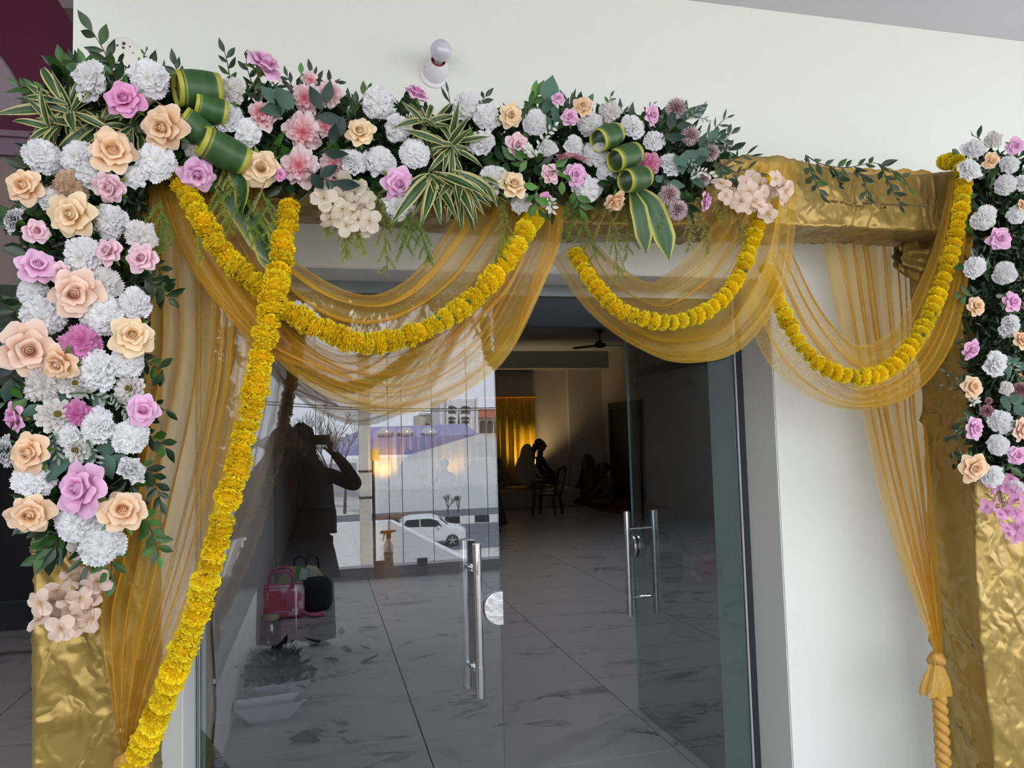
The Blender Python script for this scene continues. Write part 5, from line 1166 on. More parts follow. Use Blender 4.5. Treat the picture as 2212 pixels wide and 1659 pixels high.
CARN = [
 (198,173,62,'C','white carnation at the upper left, left of the round wall cover'),(324,173,68,'C','big white carnation right of the round wall cover'),(427,312,56,'C','white carnation tucked under the folded striped leaves'),
 (502,198,50,'I','ivory carnation highest beside the folded leaves'),(491,255,58,'C','white carnation right of the folded leaf loops'),(535,287,52,'C','white carnation touching the one beside the folded leaf loops'),
 (567,251,58,'V','blush peony farthest left of its cluster'),(92,339,62,'C','white carnation at the left edge under the striped leaves'),(172,345,66,'C','white carnation left of the big pale peach rose'),(203,374,60,'C','white carnation partly under the big pale peach rose'),
 (338,350,66,'C','white carnation above the gold cloth at the column top'),(294,382,42,'C','small white carnation between the pale peach rose and its right neighbour'),(150,404,60,'T','tan carnation in the upper left column'),
 (114,431,50,'C','white carnation left of the wide open peach rose'),(239,477,60,'C','white carnation right of the wide open peach rose'),(305,510,54,'I','ivory carnation above the right light pink rose'),
 (37,477,50,'C','frayed white carnation sticking out at the left edge'),(184,555,72,'C','round white carnation left of the light pink rose pair'),(222,614,60,'I','ivory carnation right of the largest blush peach rose'),
 (72,633,50,'C','greyish white carnation under the mauve-pink rose'),(291,655,58,'C','white carnation at the right side of the left column, level with the garland crossing'),(221,679,72,'C','full white carnation under the largest blush peach rose'),
 (96,682,70,'C','split white carnation at the left, above the largest blush edge rose'),(179,740,66,'N','mauve-pink carnation in the middle of the left column'),(274,780,62,'C','white carnation under the creamy rose with a deep centre'),
 (210,801,72,'C','broad white carnation below the mauve-pink one'),(95,830,64,'I','ivory carnation left of the upper zinnia'),(168,892,48,'N','small mauve carnation behind the grey-green leaves'),
 (212,919,64,'C','white carnation under a grey-green leaf'),(281,944,60,'C','white carnation below the right-side pink rose'),(19,974,56,'C','side-on white carnation at the left frame edge'),(146,941,40,'C','small white carnation between the two lower zinnias'),
 (75,1036,64,'C','white carnation below the low left peach rose'),(281,1017,54,'C','side-on white carnation low at the right of the left column'),(169,1127,72,'C','white carnation under the largest low pink rose'),(221,1173,72,'C','lowest white carnation of the left column'),
 (662,215,56,'V','blush peony at the top of its cluster below the grey leaves'),(653,285,68,'V','largest blush peony in the centre of its cluster'),(648,362,66,'V','blush peony low left in its cluster'),(721,356,48,'V','blush peony low right in its cluster'),
 (702,275,40,'V','small blush peony behind grey leaves right of the largest'),(714,202,44,'V','blush peony at the upper right of its cluster'),(667,172,30,'V','tiny blush peony highest in its cluster'),(716,393,34,'V','small blush peony above the cream hydrangea'),
 (817,224,62,'C','white carnation upper left of the wall bulb'),(859,278,54,'C','white carnation right of the creamy yellow rose'),(895,333,60,'C','open white carnation left of the middle striped leaves'),(760,351,60,'C','white carnation under the creamy yellow rose'),
 (819,348,58,'C','white carnation between two white ones below the creamy yellow rose'),(860,446,56,'C','small white carnation hanging under the low pink rose'),(1004,229,54,'C','white carnation on the upper edge right of the striped leaves'),
 (1052,253,52,'C','greyish white carnation left of the high creamy rose'),(1037,310,56,'C','white carnation right of the striped leaf cluster'),(1156,267,50,'C','white carnation right of the high creamy rose'),(1183,321,36,'C','small white carnation right of the two-tone pink rose'),
 (1239,315,44,'C','white carnation above the pink feathery spike'),(1274,269,50,'C','white carnation left of the right folded leaf loops'),(1318,242,44,'I','grey-beige carnation on the upper edge above the folded loops'),(1286,334,54,'C','white carnation left of the middle folded loop'),
 (1310,375,42,'C','small white carnation left of the lowest folded loop'),(1270,410,54,'C','white carnation under the right rose of the pair'),(1063,389,58,'C','white carnation left of the creamy rose above the marigold end'),(1125,440,40,'I','small ivory carnation at the marigold garland end'),
 (1366,275,56,'C','white carnation right of the top folded loop'),(1413,305,46,'C','white carnation above the rose-pink carnation'),(1402,353,48,'D','rose-pink carnation right of the folded loops'),(1448,356,50,'C','white carnation right of the rose-pink carnation'),
 (2103,323,48,'C','white carnation at the top left of the right column'),(2145,303,40,'I','greyish carnation topmost in the right column'),(2092,368,54,'C','white carnation at the start of the right swag garland'),(2180,356,46,'C','white carnation right of the top peach rose, right column'),
 (2171,399,50,'C','white carnation below the top peach rose, right column'),(2207,396,40,'C','white carnation cut by the frame near the top right'),(2125,472,58,'C','split white carnation above the wide pink rose'),(2194,465,44,'C','white carnation at the frame edge above the wide pink rose'),
 (2105,577,50,'C','white carnation below the wide pink rose, left of two'),(2171,591,52,'C','white carnation below the wide pink rose, right of two'),(2178,704,58,'C','white carnation below the pink rose in the middle of the right column'),
 (2146,785,62,'C','white carnation right of the left-edge pink rose, right column'),(2173,839,34,'I','small grey carnation beside the dark pompom'),(2161,911,56,'C','greyish white carnation right of the low pink rose'),(2156,962,50,'C','white carnation above the lowest peach rose'),
 (2144,1030,52,'C','white carnation above the hanging pink blossoms'),(2194,1053,34,'C','small white carnation at the frame edge near the pink blossoms')]
for x, y, d, k, lab in CARN:
    side = 'side-on' in lab or 'frayed' in lab
    carn(x, y, d*1.04, k, lab, 2.08 if x < 400 or x > 2000 else 2.12, 1.15 if side else random.uniform(.05, .55), {37: 3.6, 19: 3.1, 281: -.7}.get(x) if side else None)
for x, y, d, lab in ((161,831,56,'ivory zinnia with yellow centre, uppermost and leftmost of four'),(283,841,60,'ivory zinnia with yellow centre at the right side of the column'),(125,900,74,'largest ivory zinnia with yellow centre, above grey-green leaves'),(168,971,54,'lowest ivory zinnia, surrounded by grey-green leaves')): zin(x, y, d*1.05, lab)
for x, y, d, k, lab in ((1461,234,56,0,'mauve pompom chrysanthemum at the top of its group'),(1490,293,54,0,'mauve pompom chrysanthemum just under the top one'),(1445,421,56,0,'mauve pompom chrysanthemum, left of the lower pair'),(1464,454,52,0,'mauve pompom chrysanthemum, right of the lower pair'),
    (1535,330,46,0,'mauve pompom chrysanthemum farthest right on the top spray'),(1518,388,40,0,'mauve pompom chrysanthemum behind white filler blossoms'),(2132,888,38,1,'dark mauve pompom at the left of the right column group'),(2177,864,22,1,'tiny dark mauve pompom between two larger ones'),
    (2205,842,46,1,'largest dark mauve pompom at the right frame edge'),(2135,866,22,1,'tiny dark mauve pompom above the left dark one')): pom(x, y, d, lab, k)
hydrangea('hydrangea', [(700,430),(722,405),(750,395),(715,455),(742,430),(775,410),(790,430),(765,455),(732,470),(785,462),(712,478),(748,490),(775,485),(797,480),(740,452),(770,435)], 'cream', 'large cream hydrangea head hanging over the beam left of middle', 42)
hydrangea('hydrangea', [(1552,400),(1562,425),(1580,410),(1592,440),(1608,420),(1612,398),(1628,388),(1620,440),(1640,425),(1655,445),(1648,402),(1668,415),(1665,392),(1685,405),(1680,430),(1690,418),(1632,452),(1600,452),(1660,460)], 'peach', 'pale peach hydrangea spray crossing the middle swag garland', 37)
hydrangea('hydrangea', [(178,1243),(200,1240),(212,1256),(190,1264),(150,1245),(125,1275),(95,1298),(108,1300),(140,1290),(160,1295),(178,1290),(196,1302),(90,1335),(110,1338),(132,1335),(150,1320),(170,1325),(140,1350),(158,1345),(190,1342),(204,1335),(180,1352),(120,1352)], 'peach', 'cream hydrangea hanging on pale stalks at the foot of the left column', 36, 2.14)
hydrangea('white_blossom', [(165,1160),(185,1180),(168,1185),(200,1095),(215,1110),(190,1090)], 'white', 'white papery blossoms between the lowest carnations of the left column', 28, 2.12)
hydrangea('pink_blossom', [(2130,1040),(2150,1050),(2165,1045),(2185,1035),(2175,1060),(2140,1095),(2155,1110),(2170,1085),(2190,1080),(2205,1085),(2150,1075),(2180,1105),(2200,1110),(2160,1140),(2175,1150),(2195,1140),(2190,1160),(2205,1130),(2165,1120),(2208,1160)], 'pink', 'hanging pink blossom cluster at the foot of the right column', 30, 2.1)
ast = mat('pink_astilbe', (.62, .24, .30), .8); b = MB(); 
for k in range(260):
    t = random.random(); c = PY(1203 + 64*t, 342 - 8*math.sin(t*3) + 6*t, 2.08); r = .010*(1-t*.4); d = Vector([random.uniform(-1, 1) for _ in range(3)]).normalized()
    q = c + d*r; s = .0026; b.add([q + Vector(v)*s for v in ((1, 0, 0), (-1, 0, 0), (0, 0, 1.4), (0, -1.2, 0))], [(0, 2, 3), (1, 3, 2), (0, 3, 1)])
tag(b.obj('astilbe_spike', ast), 'pink feathery astilbe spike lying across the middle of the top spray', 'flower')
# ================= greenery =================
def leaf_mat(name, c, rough=.42, spec=.5, trans=.12, rnd=.35):
    return grad_mat(name, [(0, lerp3(c, (.1, .14, .03), .15)), (.5, c), (1, lerp3(c, (0, 0, 0), .15))], rough, trans, 1, rnd, spec)
LG = leaf_mat('glossy_dark_leaf', (.018, .050, .016), .35); LG2 = leaf_mat('mid_green_leaf', (.04, .12, .02), .42)
LS = leaf_mat('grey_green_leaf', (.085, .16, .125), .7, .2); LK = leaf_mat('dusky_leaf', (.10, .095, .085), .75, .2); LO = leaf_mat('deep_blue_green_leaf', (.015, .045, .035), .5)
LP = leaf_mat('bright_leaf', (.07, .20, .03), .45)
def leaf_mesh(w, m, curl=.12, fold=.25, pw=1.0, nv=6, sc=0, name='leaf'):
    b = MB(); vs = []; uv = []
    for i in range(nv+1):
        t = i/nv; hw = w/2*math.sin(PI*min(1, max(.02, t))**pw)*(1 + sc*(.3 if i % 2 else -.2)); hw = max(hw, .006)
        for s in (-1, 0, 1): vs.append((s*hw, t, fold*abs(s)*hw + curl*t*t*(-1))); uv.append((s*.5+.5, t))
    return b.add(vs, [(i*3+k, i*3+k+1, i*3+k+4, i*3+k+3) for i in range(nv) for k in range(2)], uv, True).mesh(name, m)
LM = {'dark': [leaf_mesh(.42, LG, c, .3, p) for c, p in ((.1, 1.0), (.25, .85), (-.1, 1.15))] + [leaf_mesh(.45, LG2, .15, .3)],
      'mid': [leaf_mesh(.44, LG2, c, .3, .95) for c in (.1, .25)] + [leaf_mesh(.5, LP, .1)],
      'lance': [leaf_mesh(.22, LG, c, .3, 1.0) for c in (.1, .2)], 'grey': [leaf_mesh(.62, LS, c, .2, .8, 8, .25) for c in (.1, .3)],
      'dusky': [leaf_mesh(.38, LK, c) for c in (.1, .3)], 'blue': [leaf_mesh(.5, LO, .15, .2, .9)], 'broad': [leaf_mesh(.85, LS, .05, .15, .75, 8)]}
twig = mat('brown_twig', (.06, .045, .03), .7); gst = mat('green_stalk', (.06, .09, .03), .6)
def branch(pts, n, ls, kind, label, group=None, Y=2.14, seed=0, spread=.9, both=True, name='leafy_branch', mt=None):
    rnd = random.Random(seed*7+n); P = [PY(p[0], p[1], p[2] if len(p) > 2 else Y) for p in pts]; Q = spline(P, 24); o0 = Q[0]
    t = empty(name, o0, label, 'foliage', group); r0 = .0022
    MB().tube([q-o0 for q in Q], [r0*(1-.6*i/23) for i in range(24)], 5, False).obj('stem', mt or twig, t)
    L = px(ls, Y)
    for k in range(n):
        f = (k+.6)/n; i = min(23, int(f*23)); d = (Q[min(23, i+1)]-Q[max(0, i-1)]).normalized()
        side = (1 if k % 2 else -1) if both else 1
        face = Vector((rnd.uniform(-.4, .4), -1, rnd.uniform(-.3, .3))).normalized()
        ang = side*spread*rnd.uniform(.6, 1.25) if k < n-1 else rnd.uniform(-.2, .2)
        ld = (Matrix.Rotation(ang, 3, face) @ d); ld = (ld + face*rnd.uniform(-.15, .45)).normalized()
        x = ld.cross(-face).normalized(); z = x.cross(ld).normalized(); s = L*rnd.uniform(.75, 1.2)
        R = Matrix((x, ld, z)).transposed().to_4x4()
        link('leaf', rnd.choice(LM[kind]), t, Matrix.Translation(Q[i]-o0) @ R @ Matrix.Scale(s, 4))
    return t
# outlying sprays, each as the photograph shows it
B = branch
B([(262,205),(238,140),(222,105),(196,62)], 11, 38, 'dark', 'tall leafy spray rising left of the round wall cover', seed=1, Y=2.12)
B([(268,215),(250,165),(235,150),(262,128)], 6, 26, 'dark', 'short dark sprig before the round wall cover', seed=2, Y=2.13)
B([(305,170),(308,130),(318,105)], 7, 12, 'mid', 'tiny budding twig right of the round wall cover', seed=3)
B([(370,180),(350,150),(322,128)], 5, 24, 'lance', 'thin arching twig above the big white carnation', seed=4)
B([(395,190),(385,160),(375,135)], 6, 30, 'dark', 'dark sprig left of the top folded leaf loop', seed=5)
B([(503,205),(497,170),(490,130),(482,104)], 8, 24, 'dark', 'upright thin sprig right of the folded leaf loops', seed=6)
B([(560,230),(548,190),(535,150),(531,118)], 8, 28, 'dark', 'dark sprig behind the topmost pink rose', seed=7)
B([(640,230),(632,190),(618,160)], 9, 24, 'dusky', 'dusky grey sprig at the upper left of the blush peonies', seed=8)
B([(690,230),(684,185),(672,155)], 12, 24, 'dusky', 'dusky brown-grey sprig at the top of the blush peonies', seed=9)
B([(700,220),(715,180),(732,178)], 8, 26, 'dusky', 'dusky sprig at the upper right of the blush peonies', seed=10)
B([(740,300),(760,245),(788,205),(800,192)], 9, 28, 'dark', 'dark sprig left of the white carnation under the bulb', seed=11)
B([(660,180),(652,165),(650,155)], 2, 26, 'mid', 'two-leaf green shoot above the blush peonies', seed=12)
B([(850,270),(868,245),(880,235)], 3, 38, 'dark', 'broad glossy leaf pair below the pink rose by the bulb', seed=13)
B([(985,280),(975,240),(968,195)], 5, 34, 'lance', 'tall narrow leafed shoot right of the striped middle cluster', seed=14)
B([(1030,250),(1040,220),(1052,205)], 7, 26, 'dark', 'dark sprig on the upper edge between two white carnations', seed=15)
B([(1135,280),(1140,240),(1165,200)], 9, 34, 'mid', 'green sprig rising beside the high creamy rose', seed=16)
B([(1190,300),(1187,250),(1185,205)], 3, 50, 'broad', 'broad pale green leaf covering a pink rose on the upper edge', seed=17, spread=.15)
B([(1305,260),(1315,225),(1320,205)], 8, 16, 'mid', 'slender light green twig above the grey-beige carnation', seed=18)
B([(1385,260),(1400,235),(1415,222)], 8, 14, 'lance', 'fine twig above the upper edge pink rose, near the pompoms', seed=19)
B([(1500,330),(1535,290),(1560,262),(1578,250)], 9, 30, 'lance', 'spiky green sprig at the right end of the top spray, upper', seed=20)
B([(1515,345),(1550,310),(1585,285)], 9, 26, 'dark', 'leafy sprig at the right end of the top spray, middle', seed=21)
B([(1540,370),(1575,350),(1605,335),(1630,338)], 9, 28, 'lance', 'olive leafed sprig lying on the beam top by the middle swag', seed=22)
B([(1555,355),(1590,372),(1610,365),(1640,375)], 8, 28, 'lance', 'olive leafed sprig drooping over the peach hydrangea', seed=23)
B([(1545,345),(1570,385),(1585,395)], 10, 30, 'dark', 'dark clump of leaves left of the olive sprigs', seed=24)
B([(1740,335,2.24),(1775,355,2.24),(1830,362,2.24),(1890,352,2.24),(1935,375,2.24)], 16, 34, 'dark', 'leafy branch laid along the top of the bare gold beam', seed=25)
B([(1745,340,2.24),(1752,370,2.23),(1765,400,2.22),(1775,425,2.22)], 9, 36, 'dark', 'leafy shoot hanging from the left end of the beam-top branch', seed=26)
B([(1800,362,2.24),(1808,385,2.23),(1815,400,2.22)], 6, 30, 'dark', 'short leafy shoot hanging second from left off the beam-top branch', seed=27)
B([(1850,362,2.24),(1868,395,2.23),(1872,435,2.22)], 9, 34, 'dark', 'leafy shoot hanging third from left off the beam-top branch', seed=28)
B([(1905,365,2.24),(1928,410,2.23),(1948,448,2.22)], 9, 34, 'dark', 'leafy shoot hanging at the right end of the beam-top branch', seed=29)
B([(1925,370,2.24),(1950,385,2.23),(1968,410,2.22)], 4, 34, 'mid', 'two large mid-green leaves at the far right of the beam-top branch', seed=30)
B([(2130,320),(2115,300),(2100,292)], 4, 30, 'dark', 'dark leaves at the top left of the right column', seed=31)
B([(2095,840),(2070,818),(2040,800)], 7, 20, 'dark', 'thin dark sprig jutting left over the gold right post, upper', seed=32)
B([(2095,850),(2065,835),(2035,832)], 6, 22, 'lance', 'narrow leafed sprig jutting left beside the peach rose of the right column', seed=33)
B([(2100,945),(2078,930),(2058,945)], 7, 24, 'dark', 'small dark sprig jutting left below the low pink rose', seed=34)
B([(2105,990),(2075,985),(2045,998)], 6, 26, 'dark', 'dark sprig jutting left above the lowest peach rose', seed=35)
B([(310,600),(340,620),(368,648)], 9, 38, 'dark', 'glossy sprig pointing down right over the sheer curtain', seed=36)
B([(318,560),(345,585),(352,610)], 7, 30, 'dark', 'dark sprig below the right light pink rose', seed=37)
B([(290,760),(330,790),(352,800),(345,815)], 8, 30, 'dark', 'sprig jutting right below the creamy rose of the left column', seed=38)
B([(310,870),(345,880),(365,892)], 4, 30, 'dark', 'two dark leaves right of the right-side pink rose', seed=39)
B([(300,930),(330,945),(362,972)], 8, 32, 'dark', 'sprig reaching right over the curtain beside a white carnation', seed=40)
B([(290,1000),(325,1020),(340,1060),(348,1085)], 12, 32, 'dark', 'drooping leafy sprig low at the right of the left column', seed=41)
B([(290,1110),(318,1130),(335,1170),(345,1205)], 12, 32, 'mid', 'lowest drooping leafy sprig beside the low tilted peach rose', seed=42)
B([(230,1170),(240,1215),(240,1250)], 6, 44, 'mid', 'long green leaves hanging beneath the lowest white carnation', seed=43)
B([(130,1160),(110,1190),(95,1200)], 7, 40, 'dark', 'dark leaves fanning left at the foot of the left column', seed=44)
B([(95,1130),(110,1165),(100,1190)], 6, 40, 'mid', 'green leaves under the lowest edge peach rose', seed=45)
B([(70,600),(40,660),(15,690)], 8, 34, 'dark', 'dark sprig at the left frame edge below the mauve-pink rose', seed=46)
B([(95,420),(60,445),(28,470)], 6, 30, 'dark', 'dark sprig behind the orange-peach edge rose', seed=47)
B([(70,700),(50,720),(30,800),(22,830)], 6, 40, 'blue', 'blue-green leaves at the left edge above the side-on pink rose', seed=48)
B([(80,860),(40,862),(5,872)], 6, 36, 'mid', 'green leaves jutting left above the side-on bright pink rose', seed=49)
B([(100,200),(60,190),(35,180)], 7, 30, 'mid', 'small green leaves behind the striped clump, far upper left', seed=50)
B([(150,200),(165,165),(165,140)], 8, 34, 'dark', 'dark leaves before the maroon wall beside the striped clump', seed=51)
for k, (p, n, kd, l, lab) in enumerate((
    ([(95,960),(70,1000)], 5, 'mid', 30, 'bright sepals and leaves behind the low left peach rose'),
    ([(150,880),(110,870),(85,880)], 4, 'grey', 46, 'grey-green lobed leaf left above the largest zinnia'), ([(170,880),(215,880),(225,905)], 4, 'grey', 48, 'grey-green lobed leaves over the white carnation'),
    ([(150,960),(125,985),(118,1005)], 4, 'grey', 48, 'grey-green lobed leaf left of the lowest zinnia'), ([(185,960),(220,980),(245,990)], 4, 'grey', 48, 'grey-green lobed leaf right of the lowest zinnia'),
    ([(640,240),(620,230),(600,215)], 3, 'grey', 56, 'grey-green leaf left of the top blush peony'), ([(680,260),(700,230),(705,215)], 3, 'blue', 60, 'blue-green leaf right of the top blush peony'),
    ([(690,330),(720,310),(730,290)], 3, 'blue', 56, 'blue-green leaf right of the largest blush peony'), ([(665,370),(700,385),(730,395)], 4, 'blue', 54, 'blue-green leaf under the low blush peonies'),
    ([(1430,300),(1455,275),(1500,250)], 5, 'blue', 50, 'long blue-green leaf between the two upper pompoms'), ([(1455,330),(1480,350),(1500,375)], 6, 'grey', 46, 'grey-green leaves in the middle of the pompom group'),
    ([(1500,330),(1525,310),(1545,300)], 5, 'grey', 34, 'grey-green leaves right of the second pompom'), ([(1430,375),(1435,395),(1445,400)], 3, 'grey', 36, 'grey-green leaf above the lower pompom pair'),
    ([(1150,340),(1125,350),(1110,345)], 5, 'mid', 40, 'rounded green leaves under the two-tone pink rose'), ([(1180,350),(1210,370),(1215,395)], 5, 'mid', 40, 'green lobed leaves between the pink rosebud pair'),
    ([(1165,400),(1155,425),(1165,455)], 6, 'mid', 42, 'green lobed leaves at the end of the swooping marigold garland'), ([(1240,410),(1250,440),(1255,455)], 5, 'mid', 34, 'green leaves hanging under the rose pair'),
    ([(2160,760),(2175,780),(2200,790)], 5, 'grey', 34, 'grey-green leaves right of the white carnation, right column'), ([(2170,850),(2185,870),(2200,880)], 6, 'grey', 34, 'grey-green leaves round the dark pompoms'),
    ([(2165,1000),(2175,1015),(2195,1000)], 4, 'mid', 34, 'green leaf above the pink rose low at the frame edge'))):
    B(p, n, l, kd, lab, None, 2.09, 60+k)
# branches tucked between the blooms, section by section
BLOOMS = [(q[0], q[1], q[-1].split(',')[0]) for q in ROSES + CARN if len(q[-1].split(',')[0].split()) <= 11]
USED = set()
def near(x, y, label):
    for bx, by, lab in sorted(BLOOMS, key=lambda q: (q[0]-x)**2 + (q[1]-y)**2)[:9]:
        dx, dy = x-bx, y-by; w = ('right of' if dx > 0 else 'left of') if abs(dx) > abs(dy) else ('below' if dy > 0 else 'above')
        t = 'leafy sprig %s the %s' % (w, lab)
        if t not in USED: USED.add(t); return t
    return label
def scatter(path, half, n, kinds, label, group, seed, ln=95, Y=(2.13, 2.22)):
    rnd = random.Random(seed); P = [Vector((x, y, 0)) for x, y in path]
    for k in range(n):
        f = (k + rnd.random())/n*(len(P)-1); i = min(len(P)-2, int(f)); c = P[i].lerp(P[i+1], f-i); d = (P[i+1]-P[i]).normalized(); nn = Vector((-d.y, d.x, 0))
        hw = half[i] + (half[i+1]-half[i])*(f-i); o = rnd.uniform(-.8, .8); s = c + nn*hw*o*.6
        a = (nn*o*1.6 + d*rnd.uniform(-1, 1)); a = a.normalized() if a.length > .1 else nn; l = ln*rnd.uniform(.6, 1.1); e_ = c + nn*hw*o
        y0 = rnd.uniform(*Y); B([(s.x, s.y, y0+.03), ((s+e_).x/2 + a.x*l*.4, (s+e_).y/2 + a.y*l*.4, y0-.01), (s.x + a.x*l, s.y + a.y*l, y0 - rnd.uniform(-.01, .03))], rnd.randint(8, 11), 40, rnd.choice(kinds), near(s.x + a.x*l*.7, s.y + a.y*l*.7, label), group, y0, seed*100+k)
D_ = ['dark', 'dark', 'dark', 'dark', 'mid', 'lance']
LCOL = [(190, 330), (175, 500), (180, 700), (170, 900), (170, 1050), (190, 1150)]; LH = [130, 140, 130, 140, 120, 70]
TOP = [(120, 215), (300, 260), (450, 290), (600, 290), (800, 320), (1000, 330), (1200, 330), (1400, 335), (1530, 370)]; TH = [70, 75, 85, 115, 90, 85, 100, 100, 50]
RCOL = [(2150, 340), (2165, 500), (2160, 700), (2165, 900), (2170, 1040)]; RH = [55, 75, 80, 75, 60]
scatter(LCOL, LH, 60, D_, 'dark leafy branch tucked between the blooms of the left flower column', 'branches inside the left column', 3)
scatter(TOP[:5], TH[:5], 46, D_, 'dark leafy branch tucked between the blooms, left half of the top spray', 'branches inside the left half of the top spray', 4, 85)
scatter(TOP[4:], TH[4:], 52, D_ + ['mid'], 'dark leafy branch tucked between the blooms, right half of the top spray', 'branches inside the right half of the top spray', 5, 80)
scatter(RCOL, RH, 34, D_, 'dark leafy branch tucked between the blooms of the right flower column', 'branches inside the right column', 6, 80)
def backing(path, half, n, label, seed, name='foliage_mass'):
    rnd = random.Random(seed); b = MB(); P = [Vector((x, y, 0)) for x, y in path]
    for k in range(n):
        f = rnd.random()*(len(P)-1); i = min(len(P)-2, int(f)); c = P[i].lerp(P[i+1], f-i); d = (P[i+1]-P[i]).normalized(); nn = Vector((-d.y, d.x, 0))
        hw = (half[i] + (half[i+1]-half[i])*(f-i))*.88; o = rnd.gauss(0, .5); o = max(-1, min(1, o)); q = c + nn*hw*o; p = PY(q.x, q.y, rnd.uniform(2.15, 2.27) + .02*abs(o))
        E_ = Euler((rnd.uniform(0, 6.28), rnd.uniform(-1, 1), rnd.uniform(0, 6.28))).to_matrix(); L = rnd.uniform(.03, .055); w = L*.4
        b.add([p + E_ @ Vector(v) for v in ((0, 0, 0), (w/2, L*.5, .003), (0, L, 0), (-w/2, L*.5, .003), (0, L*.5, -.002))], [(0, 1, 4), (1, 2, 4), (2, 3, 4), (3, 0, 4)], [(0, 0), (0, .5), (0, 1), (0, .5), (0, .5)])
    tag(b.obj(name, LG), label, 'foliage', None, 'stuff')
backing(LCOL, LH, 7000, 'dense dark leaves behind the blooms of the left flower column', 1)
backing(TOP, TH, 12000, 'dense dark leaves behind the blooms of the top flower spray', 2)
backing(RCOL, RH, 5000, 'dense dark leaves behind the blooms of the right flower column', 3)
# ---- striped leaves ----
def striped(name, stops):
    m = grad_mat(name, stops, .38, .15, 0, .1, .5); return m
ye, gd, gm_, yg = (.55, .52, .22), (.02, .06, .015), (.045, .12, .035), (.35, .40, .10)
SL = striped('striped_leaf', [(0, ye), (.17, ye), (.2, gd), (.38, gm_), (.42, (.2, .26, .12)), (.45, gm_), (.62, gd), (.8, gd), (.83, ye), (1, ye)])
SB = striped('broad_striped_leaf', [(0, (.50, .50, .07)), (.10, (.48, .46, .06)), (.12, gd), (.16, (.30, .34, .07)), (.19, gm_), (.4, (.035, .10, .022)), (.55, gm_), (.7, (.03, .085, .02)), (.85, gm_), (.88, (.46, .46, .07)), (1, (.52, .50, .09))])
def blade_mesh(w, bend, m, nv=10, name='leaf', twist=0, L=1.0):
    b = MB(); vs = []; uv = []
    for i in range(nv+1):
        t = i/nv; hw = max(.004, w/2*math.sin(PI*min(1, .12 + .88*t)**1.15)); a = bend*t; y = math.sin(a)/max(bend, .01)*L if bend > .01 else t*L; z = -(1-math.cos(a))/max(bend, .01)*L
        for s in (-1, -.33, .33, 1):
            tw = twist*t; vs.append((s*hw*math.cos(tw), y, z + .35*s*s*hw + s*hw*math.sin(tw))); uv.append((s*.5+.5, t))
    return b.add(vs, [(i*4+k, i*4+k+1, i*4+k+5, i*4+k+4) for i in range(nv) for k in range(3)], uv, True).mesh(name, m)
BLM = [blade_mesh(.17, bd, SL, 10, 'leaf', tw) for bd, tw in ((.5, .2), (1.1, .7), (1.8, -.6), (2.6, .4))]
def striped_plant(x, y, n, ls, label, a0=0, a1=2*PI, Y=2.1, seed=0, tilt=(.5, 1.5)):
    rnd = random.Random(seed); c = PY(x, y, Y); t = empty('striped_plant', c, label, 'foliage')
    MB().tube([(0, .08, 0), (0, 0, 0)], .004, 6).obj('stem', gst, t)
    for k in range(n):
        a = a0 + (a1-a0)*(k+rnd.uniform(-.4, .4))/n; tl = rnd.uniform(*tilt)
        d = Vector((math.cos(a)*math.sin(tl), -math.cos(tl), -math.sin(a)*math.sin(tl))).normalized()
        up = Vector((0, -1, 0)); up = (up - d*up.dot(d)); up = up.normalized() if up.length > .05 else Vector((1, 0, 0)); x_ = d.cross(up).normalized()
        R = Matrix((x_, d, up)).transposed().to_4x4(); s = px(ls, Y)*rnd.uniform(.65, 1.15)
        link('leaf', rnd.choice(BLM), t, Matrix.Translation((rnd.uniform(-.012, .012), rnd.uniform(0, .04), rnd.uniform(-.012, .012))) @ R @ Matrix.Scale(s, 4))
SP = striped_plant
SP(148, 232, 26, 118, 'striped leafed plant, leftmost rosette at the upper left corner', Y=2.12, seed=1)
SP(115, 275, 18, 85, 'striped leafed rosette low at the upper left corner', PI*.5, PI*1.6, 2.11, 2)
SP(215, 262, 20, 105, 'striped leafed rosette left of the deep pink corner rose', Y=2.14, seed=3)
SP(290, 270, 14, 95, 'striped leaves spreading behind the large corner roses', -.6, PI*.8, 2.13, 4)
SP(925, 265, 20, 80, 'striped rosette at the top of the middle cluster under the bulb', Y=2.12, seed=5)
SP(975, 315, 24, 90, 'striped rosette in the centre of the middle cluster', Y=2.1, seed=6)
SP(935, 375, 18, 145, 'striped leaves hanging at the left of the middle cluster', PI*.22, PI*.85, 2.1, 7)
SP(985, 375, 20, 148, 'striped leaves hanging in the centre of the middle cluster', PI*.1, PI*.75, 2.09, 8)
SP(1030, 385, 12, 95, 'striped leaves reaching right from the middle cluster', -.2, PI*.4, 2.12, 9)
